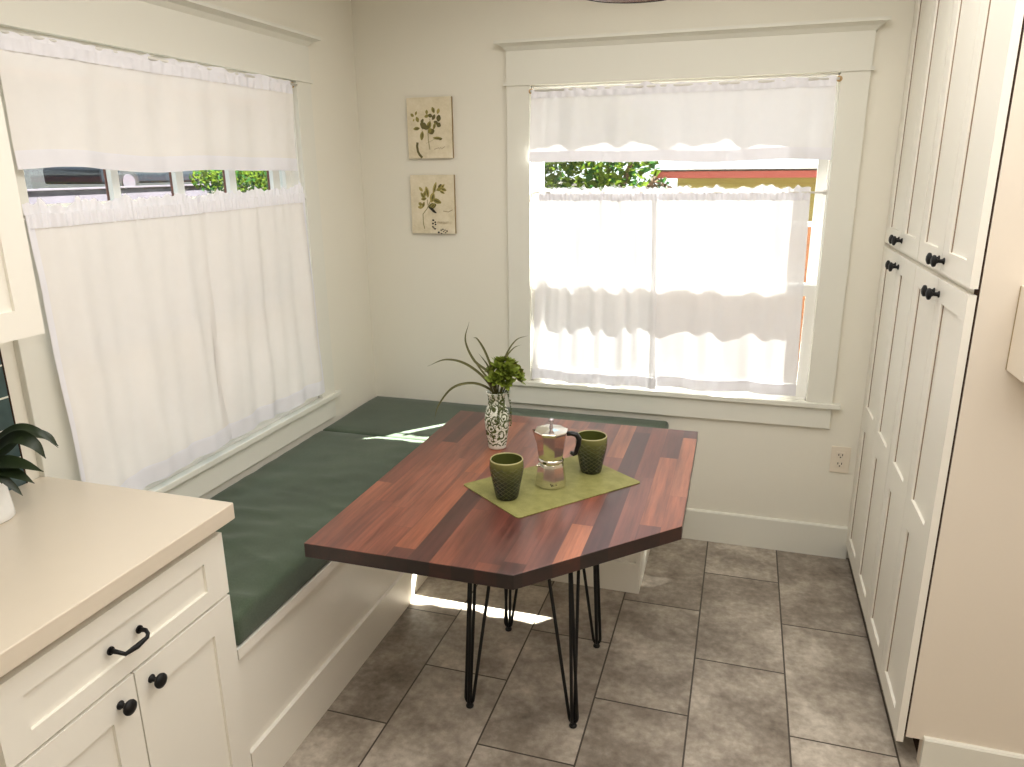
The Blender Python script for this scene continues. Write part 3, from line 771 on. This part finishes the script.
# ------------------------------------------------------------------ shaker fronts (plane x = const)
def shaker_x(xf, y0, y1, z0, z1, fr, depth=.008, t=.019, sgn=1, mids=(), sides=None, edge_strip=False):
    """door in a y-z plane whose visible face is at xf; sgn=+1 faces +x, -1 faces -x; mids = extra rails (z0,z1)"""
    bm = BM(); b = xf-sgn*t; a_, b_ = min(xf, b), max(xf, b)
    fn, ff, fb, ft = sides or (fr, fr, fr, fr)            # near stile, far stile, bottom rail, top rail
    box(bm, a_, b_, y0, y0+fn, z0, z1); box(bm, a_, b_, y1-ff, y1, z0, z1)
    box(bm, a_, b_, y0+fn, y1-ff, z0, z0+fb); box(bm, a_, b_, y0+fn, y1-ff, z1-ft, z1)
    for (m0, m1) in mids: box(bm, a_, b_, y0+fn, y1-ff, m0, m1)
    pf = xf-sgn*depth; box(bm, min(pf, b), max(pf, b), y0+fn, y1-ff, z0+fb, z1-ft)
    if edge_strip:
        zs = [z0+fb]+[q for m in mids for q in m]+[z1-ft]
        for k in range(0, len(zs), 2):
            box(bm, min(pf, pf+sgn*.0028), max(pf, pf+sgn*.0028), y1-ff-.0013, y1-ff-.0001, zs[k]+.001, zs[k+1]-.001, 1)  # thin brown strip in the corner of panel and far stile
    return bm
def knob(parent, x, y, z, sgn, s=1.0):
    bm = BM(); lathe(bm, [(0, 0), (.0095, 0), (.0095, .002), (.0058, .005), (.0050, .014), (.0075, .019), (.0155, .022), (.0168, .026), (.0160, .029), (.008, .033), (0, .034)], 24)
    for v in bm.verts:
        a, b, c = v.co*s; v.co = (x+sgn*c, y+a, z+b)
    return obj('knob', bm, M['black'], parent, True)

# base cabinet + counter
bc = thing('base_cabinet', 'white base cabinet with one drawer above two doors', 'cabinet', (.29, -2.22, 0))
obj('carcass', B(.004, .560, -2.535, -1.918, .09, .868), M['cab'], bc)
obj('toe_kick', B(.004, .500, -2.535, -1.918, 0, .0895), M['cab'], bc)
dr = obj('drawer', shaker_x(.581, -2.530, -1.921, .672, .838, .056, sgn=1, sides=(.056, .072, .042, .048)), M['cab'], bc)
bm = BM(); hy, hz, hx = -2.246, .752, .581
hpts = [(hx, hy+.038, hz), (hx+.018, hy+.039, hz+.001), (hx+.027, hy+.035, hz-.003), (hx+.029, hy+.030, hz-.008), (hx+.030, hy, hz-.010), (hx+.029, hy-.030, hz-.008), (hx+.027, hy-.035, hz-.003), (hx+.018, hy-.039, hz+.001), (hx, hy-.038, hz)]
tube(bm, hpts, [.006, .0045, .0042, .0045, .0062, .0045, .0042, .0045, .006], 12)
for s in (-1, 1): tube(bm, [(hx, hy+s*.0385, hz), (hx+.003, hy+s*.0385, hz)], .009, 16)
obj('handle', bm, M['black'], dr)
d = obj('door', shaker_x(.581, -2.237, -1.921, .100, .664, .062, sgn=1, sides=(.060, .070, .06, .074)), M['cab'], bc); knob(d, .581, -2.197, .620, 1)
d = obj('door', shaker_x(.581, -2.530, -2.241, .100, .664, .062, sgn=1, sides=(.060, .066, .06, .074)), M['cab'], bc); knob(d, .581, -2.285, .620, 1)
o = obj('countertop', B(.002, .608, -2.56, -1.897, .8685, .912, .003), M['quartz']); tag(o, 'cream quartz countertop on the white base cabinet', 'countertop')
CZ = .9125
# backsplash tiles
bm = BM(); box(bm, 0.0005, .008, -2.56, -1.951, .913, 1.45); struct('trim_1', bm, M['splash'])
bm = BM(); box(bm, 0.0005, .009, -1.951, -1.947, .913, 1.45); struct('trim_2', bm, M['gap'])
# upper cabinet
uc = thing('wall_cabinet', 'white upper cabinet above the counter, cut off by the photo edge', 'cabinet', (.15, -2.4, 1.354))
obj('carcass', B(.002, .281, -2.70, -2.062, 1.356, 2.26), M['cab'], uc)
obj('door', shaker_x(.300, -2.37, -2.0605, 1.354, 2.262, .06, sgn=1), M['cab'], uc)
obj('door', shaker_x(.300, -2.70, -2.373, 1.354, 2.262, .06, sgn=1), M['cab'], uc)

# pot with dark leaves on the counter
pc = Vector((.112, -2.137, CZ))
pt = thing('plant_pot', 'white textured ceramic pot on the counter at the photo edge', 'pot', pc)
bm = BM(); lathe(bm, [(0, 0), (.050, 0), (.053, .003), (.052, .02), (.047, .075), (.042, .135), (.044, .151), (.042, .155), (.038, .151), (.037, .135), (0, .133)], 40, pc); obj('pot_body', bm, M['potwhite'], pt, True)
bm = BM(); lathe(bm, [(.0368, .137), (0, .140)], 24, pc); obj('soil', bm, M['soil'], pt, True)
hp_ = thing('house_plant', 'dark green strappy plant growing in the white pot on the counter', 'plant', pc+Vector((0,0,.138))); hb = pc+Vector((0,0,.139))
for lst, w in (
    ([(.02, .07, 0), (.08, .108, .0), (.13, .10, .0), (.168, .060, .0)], .009),
    ([(.03, .06, 0), (.075, .085, .0), (.115, .068, .0), (.135, .034, .0)], .016),
    ([(.03, .03, -.02), (.07, .038, -.035), (.115, .036, -.045), (.158, .022, -.05)], .015),
    ([(.03, .02, -.02), (.07, .020, -.04), (.105, .012, -.05), (.136, -.004, -.055)], .013),
    ([(.03, .02, -.03), (.06, .012, -.05), (.09, -.015, -.055), (.104, -.034, -.055)], .008),
    ([(-.005, .07, -.03), (.01, .115, -.06), (.04, .095, -.08), (.066, .04, -.085)], .019),
    ([(-.02, .06, -.04), (-.005, .09, -.08), (.015, .06, -.10), (.025, .01, -.11)], .020),
    ([(.0, .05, -.03), (.02, .06, -.05), (.05, .045, -.07), (.078, .005, -.075)], .017),
    ([(-.01, .08, .0), (-.01, .12, .0), (.01, .13, -.01)], .014),
    ([(-.03, .07, .0), (-.08, .11, .0), (-.14, .10, .0)], .018),
    ([(-.03, .05, -.03), (-.08, .07, -.04), (-.14, .03, -.05)], .018),
    ([(.02, .04, .03), (.05, .07, .06), (.09, .06, .08), (.11, .03, .09)], .014),
    ([(-.02, .02, -.04), (-.03, .015, -.07), (-.01, -.01, -.09)], .018),
):
    bm = BM(); base = hb+Vector((0,0,-.003))
    blade(bm, [base]+[base+Rv*(a+.026)+Vector((0,0,b-.018))+Fv*c for a, b, c in lst], w*1.25, up=Vector((0,0,1))-Fv*.6, tip=.05); obj('leaf', bm, M['leafdark'], hp_)

# ------------------------------------------------------------------ pantry cabinet
XF = 2.2925
pn = thing('pantry_cabinet', 'tall white built-in pantry cabinet with four upper and four lower doors', 'cabinet', (2.6, -.62, 0))
obj('carcass', B(XF+.019, 3.0, -1.212, -.004, .093, 2.50), M['cab'], pn)
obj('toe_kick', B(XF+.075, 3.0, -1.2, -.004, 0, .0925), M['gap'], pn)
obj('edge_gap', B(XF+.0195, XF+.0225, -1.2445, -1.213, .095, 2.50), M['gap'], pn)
obj('filler_strip', B(XF+.001, XF+.0185, -.016, -.003, .07, 2.50), M['cab'], pn)
ys = [(-.3215, -.018), (-.6275, -.3245), (-.9375, -.6345), (-1.2445, -.9405)]
for i, (a, b) in enumerate(ys):
    d = obj('lower_door', shaker_x(XF, a, b, .072, 1.386, .062, sgn=-1, mids=[(.640, .735)], edge_strip=True), [M['cab'], M['edge_strip']], pn)
    ky = a+.028 if i % 2 == 0 else b-.028
    knob(d, XF, ky, 1.345, -1)
    d = obj('upper_door', shaker_x(XF, a, b, 1.402, 2.50, .062, sgn=-1, edge_strip=True), [M['cab'], M['edge_strip']], pn)
    knob(d, XF, ky, 1.437, -1)

# ------------------------------------------------------------------ botanical prints
def oval(bm, cx, cz, L, w, ang, y, mi, n=14, pointed=True):
    vs = []
    for k in range(n):
        t = 2*math.pi*k/n; x = math.cos(t)*L/2; z = math.sin(t)*w/2*(1-.35*abs(math.cos(t)) if pointed else 1)
        vs.append(bm.verts.new((cx+x*math.cos(ang)-z*math.sin(ang), y, cz+x*math.sin(ang)+z*math.cos(ang))))
    bm.faces.new(vs).material_index = mi
def ribbon(bm, pts, w, y, mi):
    P = [Vector((a, 0, b)) for a, b in pts]; prev = None
    for i, p in enumerate(P):
        t = (P[min(i+1, len(P)-1)]-P[max(i-1, 0)]).normalized(); s = Vector((-t.z, 0, t.x))*w/2
        row = (bm.verts.new((p.x-s.x, y, p.z-s.z)), bm.verts.new((p.x+s.x, y, p.z+s.z)))
        if prev: bm.faces.new([prev[0], prev[1], row[1], row[0]]).material_index = mi
        prev = row
def text_into(bm, txt, size, x, z, y, mi):
    cu = bpy.data.curves.new('t', 'FONT'); cu.body = txt; cu.size = size; cu.align_x = 'LEFT'
    to = bpy.data.objects.new('t', cu); col.objects.link(to)
    me = to.to_mesh(); vs = [bm.verts.new((x+v.co.x, y, z+v.co.y)) for v in me.vertices]
    for p in me.polygons:
        try: bm.faces.new([vs[i] for i in p.vertices]).material_index = mi
        except Exception: pass
    to.to_mesh_clear(); bpy.data.objects.remove(to); bpy.data.curves.remove(cu)
def print_(label, x0, x1, z0, z1, img, leaves, extra):
    """img = pixel frame (x0,y0,x1,y1) of the print in its close-up; leaves in those pixels"""
    bm = BM(); th = .016
    vs = box(bm, x0, x1, -th, -.0006, z0, z1, 1)
    for f in bm.faces:
        if abs(f.calc_center_median().y+th) < 1e-5: f.material_index = 0
    W = x1-x0; Hh = z1-z0; ix0, iy0, ix1, iy1 = img
    X = lambda u: x0+(u-ix0)/(ix1-ix0)*W
    Z = lambda v: z1-(v-iy0)/(iy1-iy0)*Hh
    k = W/(ix1-ix0); mp = {'o': 2, 'd': 3, 'y': 4, 's': 5, 'k': 6, 'p': 7}
    yy = -th-.0003
    for j, (kind, pts, w) in enumerate(extra['lines']): ribbon(bm, [(X(a), Z(b)) for a, b in pts], w*k, yy, mp[kind])
    for j, (u, v, L, w, a, kind) in enumerate(leaves):
        oval(bm, X(u), Z(v), L*k, w*k, math.radians(a), yy-.00005*(j+1), mp[kind])
        if kind in 'oy' and L > 60: oval(bm, X(u)+.0012, Z(v)-.0012, L*k*.7, w*k*.4, math.radians(a), yy-.00005*(j+1)-.00003, 3)
    for (txt, size, u, v, kind) in extra.get('text', []): text_into(bm, txt, size*k, X(u), Z(v), yy-.002, mp[kind])
    root = thing('botanical_print', label, 'picture', ((x0+x1)/2, -.001, z0), 'botanical prints in the corner by the back window')
    obj('canvas', bm, [M['canvas'], M['cedge'], M['lf1'], M['lf2'], M['lf3'], M['stemp'], M['ink'], M['inkpale']], root)
up_leaves = [(100,235,45,36,-40,'o'),(145,215,44,26,70,'o'),(158,285,60,42,-70,'o'),(115,292,30,18,60,'y'),(145,388,76,40,5,'o'),(205,470,95,50,80,'o'),(215,303,48,34,60,'d'),
             (228,358,96,72,-40,'d'),(290,355,90,56,70,'o'),(268,380,60,40,40,'d'),(270,205,46,34,90,'o'),(268,250,56,36,20,'o'),(308,246,50,44,-20,'d'),(345,185,66,42,-70,'o'),(402,200,58,38,70,'y'),
             (348,265,62,40,60,'d'),(404,278,70,56,80,'d'),(372,325,56,40,-20,'d'),(352,365,76,34,70,'o'),(402,352,56,54,-30,'d'),(318,425,72,64,20,'d'),(300,415,60,40,60,'o'),(385,502,110,34,-5,'o'),(420,515,40,20,20,'d')]
print_('upper of the two small botanical prints, rounded leaves and a curled twig', .255, .472, 1.744, 2.006, (40, 40, 552, 730), up_leaves, dict(lines=[
    ('s', [(278,400),(276,460),(276,520),(290,630)], 9), ('s', [(195,300),(210,400),(205,430)], 5), ('s', [(300,280),(310,330),(290,380)], 6), ('s', [(250,560),(330,520),(400,500)], 3),
    ('d', [(150,545),(142,590),(150,650),(170,690),(198,722)], 26), ('p', [(340,628),(370,618),(395,610),(402,628),(415,606),(430,626),(450,606),(468,600)], 6)]))
lo_leaves = [(192,215,60,34,-50,'y'),(262,245,120,52,-80,'y'),(230,275,90,40,70,'o'),(212,285,80,40,-55,'o'),(222,320,64,40,10,'o'),(180,378,50,40,-30,'o'),(178,415,60,34,-5,'y'),(215,385,64,34,70,'o'),
             (322,305,110,64,75,'y'),(372,345,110,56,-20,'o'),(352,200,130,40,72,'y'),(412,190,70,44,60,'d'),(440,185,70,34,40,'y'),(450,215,80,40,-20,'y'),(435,245,70,30,-30,'y'),(400,215,60,40,20,'o'),
             (318,400,100,66,20,'d'),(322,395,70,40,40,'o'),(312,435,80,30,-30,'k'),(335,460,70,26,-30,'k')]
ink = [(322,558,26,22,0,'k'),(345,580,22,20,0,'k'),(318,595,24,22,0,'k'),(348,605,20,20,0,'k'),(315,632,22,18,0,'k'),(342,655,24,16,20,'k'),(328,645,18,16,0,'k'),(382,694,26,22,0,'k'),(415,706,22,12,0,'k'),
       (412,668,20,16,0,'k'),(432,658,20,14,0,'k'),(455,668,18,14,0,'k'),(478,678,20,18,0,'k'),(462,696,18,12,0,'k'),(440,684,16,14,0,'k')]
print_('lower of the two small botanical prints, leafy sprig with dark seeds', .256, .473, 1.406, 1.671, (72, 58, 572, 708), lo_leaves+ink, dict(lines=[
    ('s', [(218,655),(205,590),(205,490),(255,430),(290,360),(330,260)], 9), ('s', [(262,330),(266,390)], 7), ('s', [(330,255),(390,210),(430,190)], 6), ('p', [(440,455),(500,465),(550,440)], 8)],
    text=[('PARSLEY', 34, 372, 596, 'p')]))

# ------------------------------------------------------------------ outlet, wall box, lamp
ol = thing('power_outlet', 'cream duplex power outlet on the back wall beside the pantry', 'outlet', (2.228, 0, .468))
obj('plate', B(2.189, 2.267, -.006, -.0005, .407, .527, .002), M['plate'], ol)
bm = BM(); box(bm, 2.211, 2.245, -.0085, -.0062, .432, .503); bevel_all(bm, .001, 1); sk = obj('socket', bm, M['plate'], ol)
for zc in (.488, .448):
    for dx in (-.0075, .0075):
        obj('slot', B(2.228+dx-.0016, 2.228+dx+.0016, -.0089, -.0084, zc-.002, zc+.007), M['slot'], sk)
    bm = BM(); tube(bm, [(2.228, -.0084, zc-.009), (2.228, -.0089, zc-.009)], .003, 10); obj('ground_hole', bm, M['slot'], sk)
wb = thing('wall_box', 'white box mounted on the wall right of the pantry, cut off by the photo edge', 'box', (2.49, YN, 1.30))
bm = BM(); prism(bm, [(2.400, -.0), (2.400, -.118), (2.416, -.124), (2.564, -.124), (2.58, -.118), (2.58, 0)], 1.205, 1.415)
bmesh.ops.translate(bm, verts=bm.verts, vec=(0, YN-.0005, 0)); bevel_all(bm, .003, 2); obj('box_cover', bm, M['plate'], wb)
bm = BM(); box(bm, 2.3985, 2.404, YN-.003, YN-.0005, 1.207, 1.413); obj('mounting_plate', bm, M['inkpale'], wb)

LC = Vector((1.424, -1.02, 2.166))
lp = thing('pendant_lamp', 'dome pendant lamp with dark bronze rim at the top photo edge', 'lamp', LC)
bm = BM(); lathe(bm, [(.172, -.002), (.174, .004), (.172, .010), (.160, .045), (.130, .085), (.080, .115), (.030, .130), (.028, .150), (0, .152)], 64, LC); obj('lamp_shade', bm, M['bronze'], lp, True)
bm = BM(); lathe(bm, [(.170, .0), (.166, .002), (.155, .040), (.126, .078), (.078, .108), (.02, .122), (0, .122)], 64, LC); obj('inner_reflector', bm, M['silver'], lp, True)
bm = BM(); lathe(bm, [(0, .035), (.02, .038), (.030, .055), (.028, .078), (.014, .100), (.013, .12)], 24, LC); obj('bulb', bm, M['potwhite'], lp, True)
bm = BM(); tube(bm, [LC+Vector((0,0,.15)), LC+Vector((0,0,.25)), (LC.x, LC.y, ZC-.02)], .006, 10); obj('pole', bm, M['bronze'], lp)
bm = BM(); lathe(bm, [(.006, -.025), (.05, -.02), (.06, -.001), (0, -.001)], 32, (LC.x, LC.y, ZC)); obj('ceiling_plate', bm, M['bronze'], lp, True)

# ------------------------------------------------------------------ outside
o = struct('ground', B(-40, 40, -40, 60, -.45, -.40), M['concrete'])
# neighbour's yellow house behind the back window
nh = thing('neighbor_house', 'yellow sided house with red fascia outside the back window', 'house', (4, 6, -.4)); Y0 = 3.2
bm = BM(); box(bm, 1.195, 9, Y0, Y0+4, -.4, 1.665); obj('siding_wall', bm, M['siding'], nh)
obj('fascia', B(1.035, 9.2, Y0-.30, Y0-.27, 1.612, 1.664), M['redtrim'], nh)
bm = BM(); box(bm, 1.035, 9.2, Y0-.305, Y0-.268, 1.6645, 1.670); obj('gutter_edge', bm, M['gap'], nh)
obj('roof', B(1.035, 9.2, Y0-.30, Y0+4, 1.6705, 1.679), M['concrete'], nh)
obj('soffit', B(1.035, 9.2, Y0-.269, Y0, 1.650, 1.664), M['sash'], nh)
fe = thing('wooden_fence', 'orange-brown board fence outside the back window', 'fence', (2.8, 1.9, -.4))
bm = BM(); box(bm, 1.2, 5.0, 1.90, 1.93, -.4, 1.322); obj('fence_boards', bm, M['fence'], fe)
obj('cap_rail', B(1.19, 5.0, 1.885, 1.945, 1.322, 1.350), M['sash'], fe)
for x in (2.40, 4.0): obj('post', B(x, x+.09, 1.86, 1.90, -.4, 1.30), M['fence'], fe)
# leafy tree
def leaves(bm, c, r, n, size, rnd, zmin=-9):
    k = 0
    while k < n:
        p = Vector((rnd.uniform(-1, 1), rnd.uniform(-1, 1), rnd.uniform(-1, 1)))
        if p.length > 1: continue
        p = Vector(c)+Vector((p.x*r[0], p.y*r[1], p.z*r[2])); k += 1
        d = Vector((rnd.gauss(0, 1), rnd.gauss(0, 1), rnd.gauss(0, .6))).normalized(); s = d.cross(Vector((rnd.gauss(0, 1), rnd.gauss(0, 1), rnd.gauss(0, 1)))).normalized()
        L = size*rnd.uniform(.6, 1.3); w = L*.3
        vs = [bm.verts.new(q) for q in (p-d*L/2, p-d*L*.1+s*w, p+d*L/2, p-d*L*.1-s*w)]
        bm.faces.new(vs).material_index = rnd.choice((0, 0, 1))
rnd = random.Random(5)
tr = thing('garden_tree', 'sunlit leafy green tree outside the back window', 'tree', (.55, 3.0, -.4))
bm = BM(); leaves(bm, (.42, 2.7, 1.75), (.68, .45, .62), 3000, .075, rnd); obj('foliage', bm, [M['outleaf'], M['outleaf2']], tr)
bm = BM(); tube(bm, [(.45, 2.75, -.4), (.5, 2.75, .7), (.4, 2.7, 1.5)], [.07, .05, .03], 10)
tube(bm, [(.5, 2.75, .7), (.8, 2.7, 1.5), (.9, 2.7, 1.8)], [.04, .025, .015], 8); obj('trunk', bm, M['bark'], tr)
sh = thing('shrub', 'dark brown shrub beside the yellow house corner outside', 'shrub', (1.17, 2.06, -.4))
bm = BM(); leaves(bm, (1.165, 2.05, 1.50), (.10, .10, .14), 420, .045, rnd); obj('foliage', bm, [M['bark'], M['outleaf2']], sh)
bm = BM(); tube(bm, [(1.17, 2.06, -.4), (1.16, 2.06, .6), (1.165, 2.05, 1.42)], .02, 8); obj('trunk', bm, M['bark'], sh)

# beyond the side window
tg = thing('terrace', 'tan raised ground seen through the side window', 'ground', (-12, 0, -.4)); tg['kind'] = 'structure'
obj('terrace_ground', B(-34, -5.0, -9, 40, -.4, 1.16), M['tan'], tg)
lw = thing('lilac_band', 'low pale lilac stand-in band beyond the side window', 'wall', (-10.5, 0, 1.16))  # low box stands in for the pale lilac band in the panes
obj('band_body', B(-10.7, -10.5, -4, 11.9, 1.1605, 1.40), M['lilac'], lw)
obj('band_cap', B(-10.75, -10.45, -4.05, 11.95, 1.4005, 1.43), M['lilac'], lw)
db = thing('outbuilding', 'dark building beyond the side window behind the parked car', 'building', (-17, 0, 1.16))
obj('building_wall', B(-18, -17, -9, 38, 1.1605, 4.2), M['darkbld'], db)
obj('roof', B(-18.2, -16.7, -9.2, 38.2, 4.2, 4.35), M['brownpaint'], db)
# parked car (side view toward the window: along y)
cr = thing('car', 'grey car parked beyond the side window', 'car', (-13, 12.6, 1.161)); cc = Vector((-13, 12.6, 1.161))
prof = [(-2.1, .30), (-2.1, .62), (-1.95, .80), (-1.15, .92), (-.55, 1.36), (.75, 1.40), (1.45, .98), (2.05, .90), (2.15, .60), (2.1, .30)]
bm = BM(); a = [bm.verts.new((cc.x-.85, cc.y+u, cc.z+v)) for u, v in prof]; b = [bm.verts.new((cc.x+.85, cc.y+u, cc.z+v)) for u, v in prof]
bm.faces.new(a[::-1]); bm.faces.new(b)
for i in range(len(prof)): bm.faces.new([a[i], a[(i+1) % len(prof)], b[(i+1) % len(prof)], b[i]])
bevel_all(bm, .05, 2); obj('car_body', bm, M['carpaint'], cr)
bm = BM()
for q in ([(-1.0, .94), (-.5, 1.30), (.05, 1.33), (.05, .95)], [(.12, .95), (.12, 1.33), (.68, 1.33), (1.2, .97)]):
    bm.faces.new([bm.verts.new((cc.x+.856, cc.y+u, cc.z+v)) for u, v in q])
obj('side_window', bm, M['tyre'], cr)
for u in (-1.35, 1.35):
    bm = BM(); tube(bm, [(cc.x+.66, cc.y+u, cc.z+.32), (cc.x+.87, cc.y+u, cc.z+.32)], .32, 28); wlo = obj('wheel', bm, M['tyre'], cr)
    bm = BM(); tube(bm, [(cc.x+.86, cc.y+u, cc.z+.32), (cc.x+.885, cc.y+u, cc.z+.32)], .19, 20); obj('hubcap', bm, M['lilac'], wlo)
for i, (x, y, s, lab) in enumerate(((-8.2, 10.2, 1.3, 'green bush beyond the side window, nearest the house'), (-9.6, 13.6, 1.6, 'larger green bush further along beyond the side window'))):
    t_ = thing('bush', lab, 'bush', (x, y, 1.161), 'bushes beyond the side window'); bm = BM(); leaves(bm, (x, y, 1.161+.32*s), (.7*s, .9*s, .31*s), 1400, .12, rnd); obj('foliage', bm, [M['outleaf'], M['outleaf2']], t_)
    bm = BM(); tube(bm, [(x, y, 1.1615), (x, y, 1.161+.2*s)], .05, 8); obj('trunk', bm, M['bark'], t_)

# ------------------------------------------------------------------ lights, sky, camera
def light(name, typ, loc, energy, color=(1,1,1), **kw):
    l = bpy.data.lights.new(name, typ); l.energy = energy; l.color = color
    for k, v in kw.items(): setattr(l, k, v)
    o = bpy.data.objects.new(name, l); col.objects.link(o); o.location = loc; return o
sd = Vector((-.475, -.485, -1)).normalized()
s = light('sun', 'SUN', (4, 4, 8), 56.0, (1, .97, .92), angle=.0093); s.rotation_euler = sd.to_track_quat('-Z', 'Y').to_euler()
light('camera_flash', 'POINT', CAM+CU*.12, 9, (1, .985, .96), shadow_soft_size=.018)
a = light('ceiling_fill_light', 'AREA', (1.95, -1.95, ZC-.03), 55, (1, .985, .96), shape='RECTANGLE', size=2.4, size_y=2.6)  # added fill area under the ceiling to brighten the room evenly
w = bpy.data.worlds.new('sky'); bpy.context.scene.world = w; w.use_nodes = True; nt = w.node_tree; nt.nodes.clear()
out = nt.nodes.new('ShaderNodeOutputWorld'); bg = nt.nodes.new('ShaderNodeBackground')
tc = nt.nodes.new('ShaderNodeTexCoord'); sp_ = nt.nodes.new('ShaderNodeSeparateXYZ'); lk(nt, tc.outputs['Generated'], sp_.inputs[0])
c = ramp(nt, sp_.outputs[2], [(0, (.92, .96, 1)), (.35, (.62, .80, 1.0))]); lk(nt, c, bg.inputs[0]); bg.inputs[1].default_value = 1.7
lk(nt, bg.outputs[0], out.inputs[0])

cd = bpy.data.cameras.new('camera'); cam = bpy.data.objects.new('camera', cd); col.objects.link(cam)
mw = Matrix(((CR.x, CU.x, -CF.x, CAM.x), (CR.y, CU.y, -CF.y, CAM.y), (CR.z, CU.z, -CF.z, CAM.z), (0, 0, 0, 1)))
cam.matrix_world = mw; cd.sensor_width = 36; cd.lens = FL*36/1024; cd.clip_start = .02; cd.clip_end = 200
bpy.context.scene.camera = cam
sc = bpy.context.scene
sc.view_settings.view_transform = 'Standard'; sc.view_settings.look = 'None'; sc.view_settings.exposure = 0.12; sc.view_settings.gamma = 0.93
sc.cycles.max_bounces = 12; sc.cycles.diffuse_bounces = 6; sc.cycles.transparent_max_bounces = 16; sc.cycles.caustics_reflective = False; sc.cycles.caustics_refractive = False
sc.cycles.sample_clamp_indirect = 6
sc.cycles.use_denoising = True
